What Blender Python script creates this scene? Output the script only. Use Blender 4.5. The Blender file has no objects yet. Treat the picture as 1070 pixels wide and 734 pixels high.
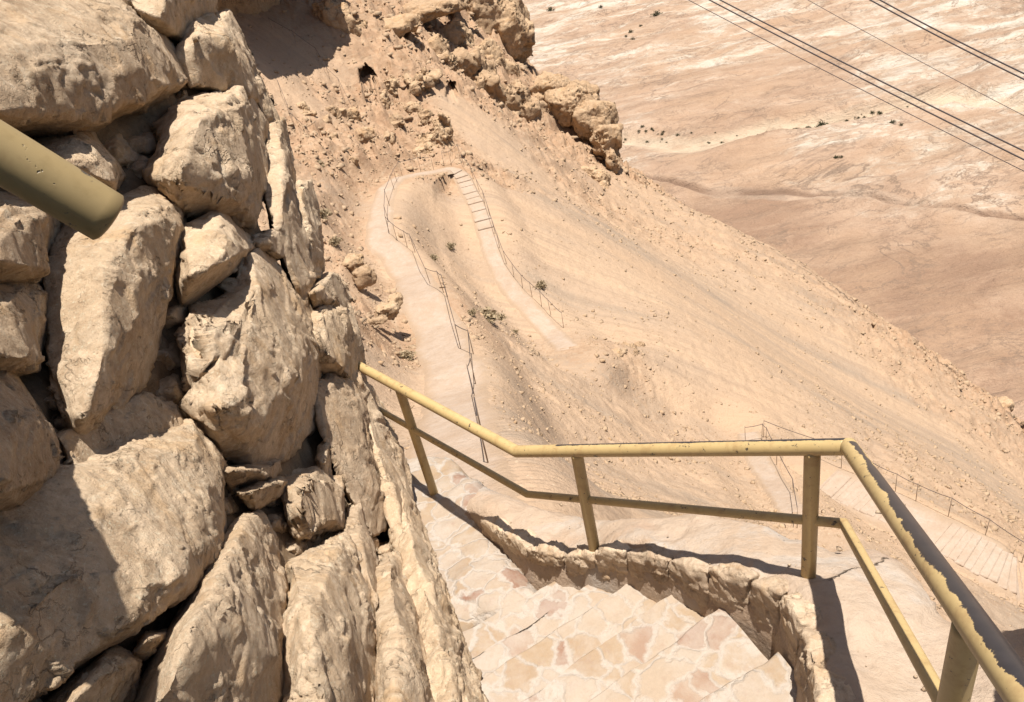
import bpy, bmesh, math, random
import numpy as np
from mathutils import Vector, Matrix

SC = bpy.context.scene
COL = SC.collection
random.seed(7)
R = math.radians

# ------------------------------------------------------------------ camera model
F, CX, CY = 820.0, 535.0, 367.0
PITCH, ROLL = R(33.0), R(-12.7)
FW = np.array([0, math.cos(PITCH), -math.sin(PITCH)])
_rt = np.array([1.0, 0, 0]); _up = np.cross(_rt, FW)
RT = math.cos(ROLL) * _rt + math.sin(ROLL) * _up
UP = -math.sin(ROLL) * _rt + math.cos(ROLL) * _up

def ray(px, py):
    return FW + RT * (px - CX) / F - UP * (py - CY) / F
def at(px, py, d):
    return ray(px, py) * d
def atz(px, py, z):
    r = ray(px, py); return r * (z / r[2])
def rays(px, py):
    px = np.asarray(px, float)[..., None]; py = np.asarray(py, float)[..., None]
    return FW + RT * (px - CX) / F - UP * (py - CY) / F

# ------------------------------------------------------------------ noise (numpy)
_rng = np.random.RandomState(11)
_perm = _rng.permutation(256).astype(np.int64); _perm = np.concatenate([_perm] * 3)
_grad = _rng.normal(size=(256, 3)); _grad /= np.linalg.norm(_grad, axis=1)[:, None]

def noise3(p):
    p = np.asarray(p, float)
    i = np.floor(p).astype(np.int64); f = p - i; i &= 255
    u = f * f * f * (f * (f * 6 - 15) + 10)
    out = 0
    for a in (0, 1):
        wx = u[:, 0] if a else 1 - u[:, 0]
        A = _perm[i[:, 0] + a]
        for b in (0, 1):
            wy = u[:, 1] if b else 1 - u[:, 1]
            B = _perm[A + i[:, 1] + b]
            for c in (0, 1):
                wz = u[:, 2] if c else 1 - u[:, 2]
                g = _grad[_perm[B + i[:, 2] + c] & 255]
                out = out + wx * wy * wz * ((f[:, 0] - a) * g[:, 0] + (f[:, 1] - b) * g[:, 1] + (f[:, 2] - c) * g[:, 2])
    return out * 1.5
def fbm(p, oct=4, gain=.5, lac=2.03):
    s = 0; a = 1.0; q = np.array(p, float)
    for k in range(oct):
        s = s + a * noise3(q); q = q * lac + 17.3; a *= gain
    return s
def ridged(p, oct=4, gain=.5, lac=2.1):
    s = 0; a = 1.0; q = np.array(p, float)
    for k in range(oct):
        s = s + a * (1 - 2 * np.abs(noise3(q))); q = q * lac + 9.7; a *= gain
    return s / 1.6
_wj = _rng.uniform(0, 1, size=(256, 3)); _wg = _rng.normal(size=(256, 4))
def facets(p):
    """broken-stone relief: every cell is a tilted flat face; returns (height, crevice 0..1)"""
    p = np.asarray(p, float); i = np.floor(p).astype(np.int64); n = len(p)
    f1 = np.full(n, 9.); f2 = np.full(n, 9.); hid = np.zeros(n, np.int64); cc = np.zeros((n, 3))
    for a in (-1, 0, 1):
        for b in (-1, 0, 1):
            for c in (-1, 0, 1):
                k = i + np.array([a, b, c]); m = k & 255
                h = _perm[_perm[_perm[m[:, 0]] + m[:, 1]] + m[:, 2]] & 255
                q = k + _wj[h]; d = ((p - q) ** 2).sum(1)
                u = d < f1; f2 = np.where(u, f1, np.minimum(f2, d)); f1 = np.where(u, d, f1); hid = np.where(u, h, hid); cc[u] = q[u]
    g = _wg[hid]
    return .35 * g[:, 3] + (g[:, :3] * (p - cc)).sum(1) * .55, 1 - smooth(0, .14, np.sqrt(f2) - np.sqrt(f1))
def smooth(e0, e1, x):
    t = np.clip((x - e0) / (e1 - e0), 0, 1); return t * t * (3 - 2 * t)

class TPS:
    def __init__(s, X, v, scale=1.0, reg=1e-3):
        s.sc = scale; X = np.asarray(X, float) / scale; s.X = X; n = len(X)
        K = s._k(X, X) + reg * np.eye(n)
        P = np.c_[np.ones(n), X]
        A = np.block([[K, P], [P.T, np.zeros((3, 3))]])
        s.w = np.linalg.solve(A, np.r_[np.asarray(v, float), 0, 0, 0])
    def _k(s, A, B):
        d = ((A[:, None, :] - B[None]) ** 2).sum(-1)
        return .5 * d * np.log(d + 1e-12)
    def __call__(s, Q):
        Q = np.asarray(Q, float) / s.sc; out = np.empty(len(Q)); n = len(s.X)
        for k in range(0, len(Q), 60000):
            q = Q[k:k + 60000]
            out[k:k + 60000] = s._k(q, s.X) @ s.w[:n] + s.w[n] + q @ s.w[n + 1:]
        return out

# ------------------------------------------------------------------ object helpers
def tag(o, label=None, cat=None, group=None, kind=None):
    if label: o['label'] = label
    if cat: o['category'] = cat
    if group: o['group'] = group
    if kind: o['kind'] = kind
    return o
def empty(name, loc, label, cat, group=None):
    o = bpy.data.objects.new(name, None); COL.objects.link(o)
    o.location = Vector(loc); o.empty_display_size = .1
    return tag(o, label, cat, group)
def link(name, me, mat=None, parent=None, loc=None):
    o = bpy.data.objects.new(name, me); COL.objects.link(o)
    if mat: 
        me.materials.clear(); me.materials.append(mat)
    if parent is not None: o.parent = parent
    if loc is not None: o.location = Vector(loc)
    return o
def mesh_from(V, faces, name='m', smooth_=True):
    """V (n,3); faces (m,k) array (k = 3 or 4)"""
    V = np.asarray(V, np.float32); faces = np.asarray(faces, np.int32)
    me = bpy.data.meshes.new(name); k = faces.shape[1]
    me.vertices.add(len(V)); me.vertices.foreach_set('co', V.ravel())
    me.loops.add(faces.size); me.loops.foreach_set('vertex_index', faces.ravel())
    me.polygons.add(len(faces)); me.polygons.foreach_set('loop_start', np.arange(0, faces.size, k, dtype=np.int32))
    me.update(calc_edges=True); me.validate()
    if smooth_: me.polygons.foreach_set('use_smooth', np.ones(len(me.polygons), bool))
    return me
def grid_faces(nu, nv):
    i = np.arange(nu * nv).reshape(nu, nv)
    return np.stack([i[:-1, :-1], i[1:, :-1], i[1:, 1:], i[:-1, 1:]], -1).reshape(-1, 4)
def get_co(me):
    a = np.empty(len(me.vertices) * 3, np.float32); me.vertices.foreach_get('co', a); return a.reshape(-1, 3).astype(float)
def get_no(me):
    a = np.empty(len(me.vertices) * 3, np.float32); me.vertices.foreach_get('normal', a); return a.reshape(-1, 3).astype(float)
def set_co(me, co):
    me.vertices.foreach_set('co', np.asarray(co, np.float32).ravel()); me.update()

def hulls_mesh(hulls, voxel, smooth_it=3, smooth_f=.5):
    """union of convex hulls -> voxel remesh -> light smoothing"""
    bm = bmesh.new()
    for pts in hulls:
        b = bmesh.new()
        for p in pts: b.verts.new(p)
        r = bmesh.ops.convex_hull(b, input=b.verts)
        bmesh.ops.delete(b, geom=[v for v in b.verts if not v.link_faces], context='VERTS')
        bmesh.ops.recalc_face_normals(b, faces=b.faces)
        m = bpy.data.meshes.new('h'); b.to_mesh(m); b.free(); bm.from_mesh(m); bpy.data.meshes.remove(m)
    me = bpy.data.meshes.new('hull'); bm.to_mesh(me); bm.free()
    o = bpy.data.objects.new('tmp', me); COL.objects.link(o)
    md = o.modifiers.new('r', 'REMESH'); md.mode = 'VOXEL'; md.voxel_size = voxel; md.use_smooth_shade = True
    if smooth_it:
        s = o.modifiers.new('s', 'SMOOTH'); s.factor = smooth_f; s.iterations = smooth_it
    dg = bpy.context.evaluated_depsgraph_get(); dg.update()
    new = bpy.data.meshes.new_from_object(o.evaluated_get(dg))
    bpy.data.objects.remove(o); bpy.data.meshes.remove(me)
    new.polygons.foreach_set('use_smooth', np.ones(len(new.polygons), bool))
    return new

def chisel(me, cell, seed, strength=.85, warp=.25):
    """split the surface into irregular patches and flatten each one: broken, angular stone"""
    co = get_co(me); no = get_no(me); p = co / cell + seed * 2.7
    p = p + warp * np.c_[noise3(p * 1.5), noise3(p * 1.5 + 17), noise3(p * 1.5 + 41)]
    i = np.floor(p).astype(np.int64); n = len(p); f1 = np.full(n, 9.); key = np.zeros((n, 3), np.int64)
    for a in (-1, 0, 1):
        for b in (-1, 0, 1):
            for c in (-1, 0, 1):
                k = i + np.array([a, b, c]); m = k & 255
                h = _perm[_perm[_perm[m[:, 0]] + m[:, 1]] + m[:, 2]] & 255
                d = ((p - k - _wj[h]) ** 2).sum(1); u = d < f1; f1 = np.where(u, d, f1); key[u] = k[u]
    # patches also split by facing, so that a thin edge is not flattened away
    _, inv = np.unique(np.c_[key, np.round(no * .8).astype(int)], axis=0, return_inverse=True); inv = inv.ravel()
    cnt = np.bincount(inv).astype(float)
    C = np.stack([np.bincount(inv, co[:, k]) for k in range(3)], 1) / cnt[:, None]
    Nn = np.stack([np.bincount(inv, no[:, k]) for k in range(3)], 1); Nn /= np.linalg.norm(Nn, axis=1)[:, None] + 1e-9
    d = ((C[inv] - co) * Nn[inv]).sum(1); d = np.clip(d, -.16 * cell, .16 * cell)
    set_co(me, co + Nn[inv] * (d * strength)[:, None])

def roughen(me, size, amp, seed, strat=0.0, fac=.34, crag=0.0):
    """fractal chipped displacement; size = typical block size in metres"""
    co = get_co(me); no = get_no(me); s = np.array([seed * 3.1, seed * 1.7, seed * 7.3])
    w = np.c_[noise3(co / size * 1.3 + s), noise3(co / size * 1.3 + s + 31), noise3(co / size * 1.3 + s + 57)] * .35
    q = co / size + w + s
    msk = smooth(-.25, .45, noise3(q * 1.1 + 71) + .5 * noise3(q * 2.3 + 13))
    d = .50 * fbm(q * .9, 2)
    d += msk * (.62 * ridged(q * 1.9, 5, .56) - .25)
    c = noise3(q * 1.7 + 5); d += .22 * np.clip(c, -.07, .05) / .07        # broken shelves with sharp lips
    c2 = noise3(q * np.array([4.2, 4.2, 6.0]) + 2); d += msk * .20 * np.clip(c2, -.06, .04) / .06
    d += (.06 + .13 * msk) * fbm(q * 8, 4, .6)
    fh, cr = facets(q * 2.1 + .25 * np.c_[noise3(q * 5), noise3(q * 5 + 7), noise3(q * 5 + 19)])
    d += fac * fh * (.35 + .65 * msk) - .22 * fac * cr * msk
    if crag:
        fh, cr = facets(q * .95 + .3 * np.c_[noise3(q * 3), noise3(q * 3 + 7), noise3(q * 3 + 19)]); d += crag * (fh - .5 * cr)
        fh, cr = facets(q * np.array([4.3, 4.3, 5.5])); d += crag * (.24 * fh - .16 * cr)
    if strat: d += strat * np.sin(q[:, 2] * 14 + 3 * noise3(q * 1.2))
    set_co(me, co + no * (d * amp)[:, None])
    return me

# ------------------------------------------------------------------ materials
def new_mat(name):
    m = bpy.data.materials.new(name); m.use_nodes = True
    nt = m.node_tree; nt.nodes.clear()
    out = nt.nodes.new('ShaderNodeOutputMaterial'); b = nt.nodes.new('ShaderNodeBsdfPrincipled')
    nt.links.new(b.outputs[0], out.inputs[0]); b.inputs['Roughness'].default_value = .9
    b.inputs['Specular IOR Level'].default_value = .2
    return m, nt, b
AL = .78   # overall albedo level (the picture is exposed up to suit)
class N:
    """tiny node-graph writer"""
    def __init__(s, nt): s.nt = nt; s.pos = None
    def n(s, t, **kw):
        x = s.nt.nodes.new(t)
        for k, v in kw.items(): setattr(x, k, v)
        return x
    def put(s, sock, v):
        if isinstance(v, bpy.types.NodeSocket): s.nt.links.new(v, sock)
        elif v is not None: sock.default_value = v
    def P(s, scale=(1, 1, 1), rot=0.0, off=(0, 0, 0)):
        if s.pos is None: s.pos = s.n('ShaderNodeNewGeometry').outputs['Position']
        m = s.n('ShaderNodeMapping'); s.put(m.inputs[0], s.pos)
        m.inputs['Scale'].default_value = scale; m.inputs['Rotation'].default_value = (0, 0, rot); m.inputs['Location'].default_value = off
        return m.outputs[0]
    def noise(s, scale, detail=5, rough=.55, vec=None, dist=0.0):
        x = s.n('ShaderNodeTexNoise'); s.put(x.inputs['Vector'], vec if vec is not None else s.P())
        x.inputs['Scale'].default_value = scale; x.inputs['Detail'].default_value = detail
        x.inputs['Roughness'].default_value = rough; x.inputs['Distortion'].default_value = dist
        return x.outputs[0]
    def vor(s, scale, feature='F1', vec=None, out='Distance', rnd=1.0):
        x = s.n('ShaderNodeTexVoronoi', feature=feature); s.put(x.inputs['Vector'], vec if vec is not None else s.P())
        x.inputs['Scale'].default_value = scale; x.inputs['Randomness'].default_value = rnd
        return x.outputs[out]
    def ramp(s, v, stops, interp='LINEAR'):
        x = s.n('ShaderNodeValToRGB'); s.put(x.inputs[0], v); cr = x.color_ramp; cr.interpolation = interp
        while len(cr.elements) < len(stops): cr.elements.new(.5)
        for e, (p, c) in zip(cr.elements, stops):
            e.position = p; e.color = (c, c, c, 1) if isinstance(c, (int, float)) else (*c, 1)
        return x.outputs[0]
    def mix(s, f, a, b, mode='MIX'):
        x = s.n('ShaderNodeMix', data_type='RGBA', blend_type=mode)
        s.put(x.inputs[0], f)
        s.put(x.inputs[6], (*a, 1) if isinstance(a, tuple) else a); s.put(x.inputs[7], (*b, 1) if isinstance(b, tuple) else b)
        return x.outputs[2]
    def base(s, b, c):
        s.put(b.inputs['Base Color'], s.mix(1.0, c, (AL, AL, AL), 'MULTIPLY'))
    def math(s, op, a, b=None, c=None, clamp=False):
        x = s.n('ShaderNodeMath', operation=op, use_clamp=clamp); s.put(x.inputs[0], a)
        if b is not None: s.put(x.inputs[1], b)
        if c is not None: s.put(x.inputs[2], c)
        return x.outputs[0]
    def bump(s, h, strength=.6, dist=.02, nrm=None):
        x = s.n('ShaderNodeBump'); s.put(x.inputs['Height'], h); x.inputs['Strength'].default_value = strength
        x.inputs['Distance'].default_value = dist
        if nrm is not None: s.put(x.inputs['Normal'], nrm)
        return x.outputs[0]
    def attr(s, name, out='Fac'):
        return s.n('ShaderNodeAttribute', attribute_name=name).outputs[out]

def rock_material(name, size, light, mid, dark, bump=1.0, patina=.5, pale=(.66, .55, .40)):
    """weathered limestone; size = metres of the main mottling"""
    m, nt, b = new_mat(name); g = N(nt); k = 1 / size
    big = g.noise(k * .8, 4, .6)
    med = g.noise(k * 3.2, 6, .62, dist=.4)
    fine = g.noise(k * 14, 6, .7)
    c = g.mix(g.ramp(big, [(.35, 0.), (.65, 1.)]), mid, light)
    c = g.mix(g.math('MULTIPLY', g.ramp(med, [(.46, 0.), (.66, 1.)]), .75), c, dark)
    c = g.mix(g.math('MULTIPLY', g.ramp(g.noise(k * 5.5, 5, .6, vec=g.P(off=(7, 3, 1))), [(.56, 0.), (.66, 1.)]), .6), c, pale)
    # grey weathering film and pitted spots
    c = g.mix(g.math('MULTIPLY', g.ramp(g.noise(k * 2.1, 6, .7, vec=g.P(off=(3, 9, 4))), [(.52, 0.), (.68, 1.)]), patina), c, (.40, .33, .25))
    pit = g.vor(k * 17, vec=g.P())
    c = g.mix(g.math('MULTIPLY', g.ramp(pit, [(.10, 1.), (.22, 0.)]), g.ramp(med, [(.42, 0.), (.6, .55)])), c, tuple(x * .45 for x in dark))
    c = g.mix(g.ramp(fine, [(.3, .6), (.62, 0.)]), c, tuple(x * .70 for x in mid))
    c = g.mix(g.ramp(g.noise(k * 30, 5, .75, vec=g.P(off=(5, 5, 8))), [(.56, 0.), (.68, .55)]), c, tuple(min(.78, x * 1.12) for x in pale))
    c = g.mix(g.ramp(g.noise(k * 1.3, 5, .65, vec=g.P(off=(6, 2, 2)), dist=.6), [(.54, 0.), (.68, .5)]), c, tuple(x * y for x, y in zip(mid, (.92, .80, .62))))
    rn = g.n('ShaderNodeObjectInfo').outputs['Random']
    c = g.mix(g.ramp(rn, [(0., 0.), (1., 1.)]), g.mix(1.0, c, (.86, .83, .80), 'MULTIPLY'), g.mix(1.0, c, (1.10, 1.09, 1.06), 'MULTIPLY'))
    def cracks(sc, off, w):
        v = g.math('ABSOLUTE', g.math('SUBTRACT', g.noise(sc, 5, .58, vec=g.P(scale=(1, 1, 1.6), off=off), dist=.25), .5))
        return g.math('MULTIPLY', g.ramp(v, [(0., 1.), (w, 0.)]), g.ramp(g.noise(sc * .9, 2, .5, vec=g.P(off=off[::-1])), [(.54, 0.), (.64, 1.)]))
    crk = g.math('MAXIMUM', cracks(k * .8, (5, 1, 9), .010), cracks(k * 1.9, (2, 8, 3), .012))
    c = g.mix(g.math('MULTIPLY', crk, .38), c, tuple(x * .40 for x in dark))
    g.base(b, c)
    h1 = g.math('ADD', g.math('MULTIPLY', med, 1.0), g.math('MULTIPLY', fine, .35))
    h1 = g.math('SUBTRACT', h1, g.math('MULTIPLY', g.ramp(pit, [(.0, 1.), (.25, 0.)]), .12))
    h1 = g.math('SUBTRACT', h1, g.math('MULTIPLY', crk, .5))
    n1 = g.bump(h1, .65 * bump, size * .085)
    n2 = g.bump(g.noise(k * 38, 6, .8), .7 * bump, size * .022, n1)
    g.put(b.inputs['Normal'], n2)
    b.inputs['Roughness'].default_value = .92
    return m

M_WALL = rock_material('wall_limestone', .27, (.79, .615, .44), (.66, .485, .32), (.41, .275, .165), 1.3, .28, pale=(.85, .71, .53))
M_CORE = rock_material('earth_fill', .12, (.36, .26, .165), (.28, .195, .12), (.19, .13, .075), 1.0, .2, pale=(.40, .30, .20))
M_KERB = rock_material('kerb_limestone', .16, (.70, .56, .42), (.62, .47, .33), (.40, .27, .165), 1.0, .3)
M_CLIFF = rock_material('cliff_limestone', 1.8, (.62, .44, .28), (.53, .365, .225), (.36, .23, .135), 1.2, .15, pale=(.66, .50, .345))
M_RUB = rock_material('loose_rubble', .5, (.62, .455, .305), (.54, .39, .255), (.42, .29, .18), .8, .1, pale=(.66, .51, .36))

def paving_material():
    m, nt, b = new_mat('crazy_paving'); g = N(nt)
    wn = g.n('ShaderNodeTexNoise'); g.put(wn.inputs['Vector'], g.P()); wn.inputs['Scale'].default_value = 9; wn.inputs['Detail'].default_value = 4
    base = g.P(scale=(1, 1, .3))
    wv = g.n('ShaderNodeVectorMath', operation='MULTIPLY_ADD'); g.put(wv.inputs[0], wn.outputs['Color']); wv.inputs[1].default_value = (.16, .16, .10); g.put(wv.inputs[2], base)
    vec = wv.outputs[0]
    edge = g.vor(8.0, 'DISTANCE_TO_EDGE', vec=vec); cell = g.vor(8.0, 'F1', vec=vec, out='Color')
    sep = g.n('ShaderNodeSeparateColor'); g.put(sep.inputs[0], cell)
    stone = g.ramp(sep.outputs[0], [(0., (.66, .53, .40)), (.20, (.60, .44, .28)), (.36, (.70, .58, .46)), (.50, (.52, .34, .25)), (.60, (.68, .55, .42)), (.74, (.58, .42, .27)), (.83, (.42, .22, .15)), (.93, (.68, .56, .44))], 'CONSTANT')
    med = g.noise(13, 6, .65)
    stone = g.mix(g.ramp(med, [(.42, 0.), (.66, .5)]), stone, (.72, .61, .49)); stone = g.mix(1.0, stone, (.88, .87, .86), 'MULTIPLY')
    stone = g.mix(g.ramp(g.noise(26, 5, .7, vec=g.P(off=(4, 2, 9))), [(.54, 0.), (.7, .6)]), stone, (.47, .32, .25))
    mort = g.mix(g.noise(30, 4, .6), (.77, .71, .635), (.66, .605, .54))
    joint = g.ramp(g.math('ADD', edge, g.math('MULTIPLY', g.math('SUBTRACT', g.noise(24, 4, .7), .5), .12)), [(.03, .9), (.13, 0.)])
    film = g.ramp(g.noise(4.5, 6, .68, vec=g.P(off=(1, 8, 3))), [(.40, 1.), (.56, .05)])
    c = g.mix(g.math('MAXIMUM', joint, g.math('MULTIPLY', film, .5)), stone, mort)
    c = g.mix(g.ramp(g.noise(1.6, 4, .6), [(.4, 0.), (.7, .35)]), c, (.70, .56, .41))
    c = g.mix(g.ramp(g.noise(60, 4, .7), [(.3, .3), (.6, 0.)]), c, (.50, .40, .30))
    c = g.mix(1.0, c, (.68, .65, .625), 'MULTIPLY')
    g.base(b, c)
    h = g.math('ADD', g.math('MULTIPLY', g.ramp(edge, [(.0, 0.), (.10, 1.)]), .5), g.math('ADD', g.math('MULTIPLY', med, .7), g.math('MULTIPLY', g.noise(45, 5, .7), .3)))
    g.put(b.inputs['Normal'], g.bump(h, .55, .022))
    return m
M_PAVE = paving_material()

def ledge_material(A, B):
    m, nt, b = new_mat('ledge_plaster'); g = N(nt)
    c = g.mix(g.ramp(g.noise(1.7, 5, .6, dist=.5), [(.38, 0.), (.64, 1.)]), (.72, .565, .42), (.67, .485, .33))
    c = g.mix(g.ramp(g.noise(2.6, 6, .65, vec=g.P(off=(5, 1, 2)), dist=.6), [(.52, 0.), (.66, .8)]), c, (.67, .595, .505))
    c = g.mix(g.ramp(g.noise(3.8, 5, .6, vec=g.P(off=(2, 7, 2)), dist=.4), [(.56, 0.), (.70, .55)]), c, (.64, .43, .29))
    c = g.mix(g.ramp(g.noise(24, 5, .7), [(.28, .4), (.55, 0.)]), c, (.47, .34, .23))
    c = g.mix(1.0, c, (.73, .72, .725), 'MULTIPLY')
    g.base(b, c)
    u = (B - A)[:2]; L = np.linalg.norm(u); u = u / L; sx = g.n('ShaderNodeSeparateXYZ'); g.put(sx.inputs[0], g.P())
    def lin(ax, ay, o): return g.math('ADD', g.math('ADD', g.math('MULTIPLY', sx.outputs[0], ax), g.math('MULTIPLY', sx.outputs[1], ay)), o)
    across = g.math('ADD', lin(-u[1], u[0], float(u[1] * A[0] - u[0] * A[1])), g.math('MULTIPLY', g.math('SUBTRACT', g.noise(9, 5, .7), .5), .09))
    along = lin(u[0], u[1], float(-u @ A[:2]))
    crack = g.math('MULTIPLY', g.ramp(g.math('ABSOLUTE', across), [(.003, 1.), (.006, 0.)]), g.math('MULTIPLY', g.math('GREATER_THAN', along, 0.), g.math('LESS_THAN', along, L)))
    crack = g.math('MULTIPLY', crack, g.ramp(g.noise(14, 3, .6, vec=g.P(off=(3, 2, 2))), [(.35, .2), (.5, 1.)]))
    c = g.mix(crack, c, (.10, .07, .045)); g.base(b, c)
    h = g.math('SUBTRACT', g.math('ADD', g.noise(5, 6, .62), g.math('MULTIPLY', g.noise(38, 5, .75), .30)), g.math('MULTIPLY', crack, .5))
    g.put(b.inputs['Normal'], g.bump(h, .8, .04))
    return m

def terrain_material():
    m, nt, b = new_mat('desert_slope'); g = N(nt)
    rk = g.attr('rock'); ax = g.attr('fall', 'Vector')      # 'fall' = (across, along, height) slope coordinates
    mp = g.n('ShaderNodeMapping'); g.put(mp.inputs[0], ax); mp.inputs['Scale'].default_value = (1, .055, 0)
    st1 = g.noise(.42, 6, .62, vec=mp.outputs[0], dist=.3)
    st2 = g.noise(1.7, 5, .6, vec=mp.outputs[0])
    sand = g.mix(g.ramp(st1, [(.42, 0.), (.58, 1.)]), (.63, .465, .305), (.56, .42, .285))
    sand = g.mix(g.ramp(g.noise(.30, 5, .6, vec=mp.outputs[0], dist=.6), [(.52, 0.), (.62, .85)]), sand, (.43, .345, .25))
    sand = g.mix(g.ramp(st2, [(.50, 0.), (.70, .7)]), sand, (.42, .315, .215))
    sand = g.mix(g.ramp(g.noise(4.5, 4, .6, vec=mp.outputs[0]), [(.52, 0.), (.7, .45)]), sand, (.40, .29, .19))
    sand = g.mix(g.ramp(g.noise(.12, 4, .6), [(.42, 0.), (.66, .7)]), sand, (.63, .45, .285))
    grit = g.noise(3.6, 6, .72)
    sand = g.mix(g.ramp(grit, [(.54, 0.), (.72, .55)]), sand, (.38, .27, .165))
    sand = g.mix(g.ramp(g.vor(5.5), [(.08, .8), (.2, 0.)]), sand, (.66, .52, .36))
    rock = g.mix(g.ramp(g.noise(.5, 5, .6), [(.35, 0.), (.65, 1.)]), (.48, .315, .19), (.60, .42, .265))
    rock = g.mix(g.ramp(g.noise(1.6, 6, .68, dist=.5), [(.48, 0.), (.66, .8)]), rock, (.37, .245, .14))
    rock = g.mix(g.ramp(g.noise(2.4, 5, .6, vec=g.P(scale=(.4, .4, 3))), [(.52, 0.), (.68, .6)]), rock, (.63, .49, .33))
    c = g.mix(g.ramp(g.math('ADD', rk, g.math('MULTIPLY', g.math('SUBTRACT', grit, .5), .8)), [(.25, 0.), (.6, 1.)]), sand, rock)
    g.base(b, c)
    c = g.mix(1.0, c, (.82, .775, .775), 'MULTIPLY'); g.base(b, c)
    h = g.math('ADD', g.math('MULTIPLY', grit, .5), g.math('ADD', g.math('MULTIPLY', g.noise(1.1, 6, .65), .6), g.math('MULTIPLY', g.noise(9, 5, .75), .16)))
    g.put(b.inputs['Normal'], g.bump(h, .55, .35))
    return m
M_TERR = terrain_material()

def path_material():
    m, nt, b = new_mat('pale_path'); g = N(nt)
    c = g.mix(g.ramp(g.noise(.9, 5, .6), [(.35, 0.), (.65, 1.)]), (.70, .565, .435), (.64, .49, .355))
    c = g.mix(g.ramp(g.noise(3, 5, .65, vec=g.P(off=(3, 3, 1))), [(.5, 0.), (.7, .6)]), c, (.70, .60, .49))
    c = g.mix(g.ramp(g.noise(6, 5, .7), [(.3, .35), (.55, 0.)]), c, (.50, .37, .25))
    c = g.mix(g.ramp(g.math('ADD', g.attr('edge'), g.math('MULTIPLY', g.math('SUBTRACT', g.noise(1.1, 6, .7), .5), 1.3)), [(.62, 0.), (1.0, 1.)]), c, (.60, .445, .30))
    c = g.mix(g.ramp(g.noise(1.4, 5, .7, vec=g.P(off=(8, 2, 2))), [(.52, 0.), (.68, .6)]), c, (.56, .425, .30))
    c = g.mix(1.0, c, (.70, .67, .665), 'MULTIPLY')
    g.base(b, c); g.put(b.inputs['Normal'], g.bump(g.math('ADD', g.noise(2.2, 5, .7), g.math('MULTIPLY', g.noise(9, 4, .7), .4)), .5, .2))
    return m
M_PATH = path_material()

def plain_material():
    m, nt, b = new_mat('desert_plain'); g = N(nt)
    rot = R(14)
    v1 = g.P(scale=(.35, 1, 1), rot=rot)
    v2 = g.P(scale=(.45, 1, 1), rot=rot, off=(300, 90, 0))
    n1 = g.noise(.0085, 9, .66, vec=v1, dist=1.6); n2 = g.noise(.036, 8, .72, vec=v2, dist=.9); n3 = g.noise(.15, 5, .75)
    mm = g.math('ADD', g.math('MULTIPLY', n1, .50), g.math('ADD', g.math('MULTIPLY', n2, .38), g.math('MULTIPLY', n3, .12)))
    mm = g.math('ADD', mm, g.math('MULTIPLY', g.attr('marl'), .20))
    c = g.ramp(mm, [(.36, (.32, .20, .13)), (.44, (.43, .285, .19)), (.50, (.475, .325, .222)), (.55, (.52, .385, .28)), (.575, (.60, .495, .385)), (.64, (.68, .60, .50))])
    streak = g.noise(.020, 7, .66, vec=g.P(scale=(.30, 1, 1), rot=rot, off=(40, 10, 0)), dist=1.8)
    c = g.mix(g.ramp(streak, [(.50, 0.), (.64, .6)]), c, (.36, .235, .155))
    c = g.mix(g.ramp(g.noise(.011, 4, .6, vec=g.P(off=(9, 9, 2)), dist=.8), [(.45, 0.), (.65, .5)]), c, (.47, .305, .19))
    for sc_, w_, off_, am in ((.0075, .010, (5, 5, 1), .9), (.019, .014, (60, 20, 3), .85), (.045, .018, (9, 70, 5), .7)):
        ln = g.math('ABSOLUTE', g.math('SUBTRACT', g.noise(sc_, 7, .62, vec=g.P(scale=(.6, 1, 1), rot=rot, off=off_), dist=.7), .5))
        msk = g.ramp(g.noise(sc_ * .6, 3, .5, vec=g.P(off=off_[::-1])), [(.42, 0.), (.58, 1.)])
        c = g.mix(g.math('MULTIPLY', g.math('MULTIPLY', g.ramp(ln, [(0., 1.), (w_, 0.)]), msk), am), c, (.24, .165, .115))
    wadi = g.attr('wadi')
    c = g.mix(g.math('MULTIPLY', wadi, g.ramp(g.noise(.05, 5, .7), [(.32, .25), (.55, .9)])), c, (.60, .47, .33))
    trk = g.attr('track')
    c = g.mix(g.math('MULTIPLY', trk, g.ramp(g.noise(.012, 3, .6), [(.4, 0.), (.65, .3)])), c, (.54, .43, .33))
    c = g.mix(g.math('MULTIPLY', g.attr('gully'), g.ramp(g.noise(.02, 3, .6), [(.32, .15), (.55, .9)])), c, (.24, .15, .10))
    g.base(b, c)
    h = g.math('ADD', streak, g.math('MULTIPLY', g.noise(.08, 6, .7), .5))
    g.put(b.inputs['Normal'], g.bump(h, .8, 14.0))
    return m
M_PLAIN = plain_material()

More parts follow.
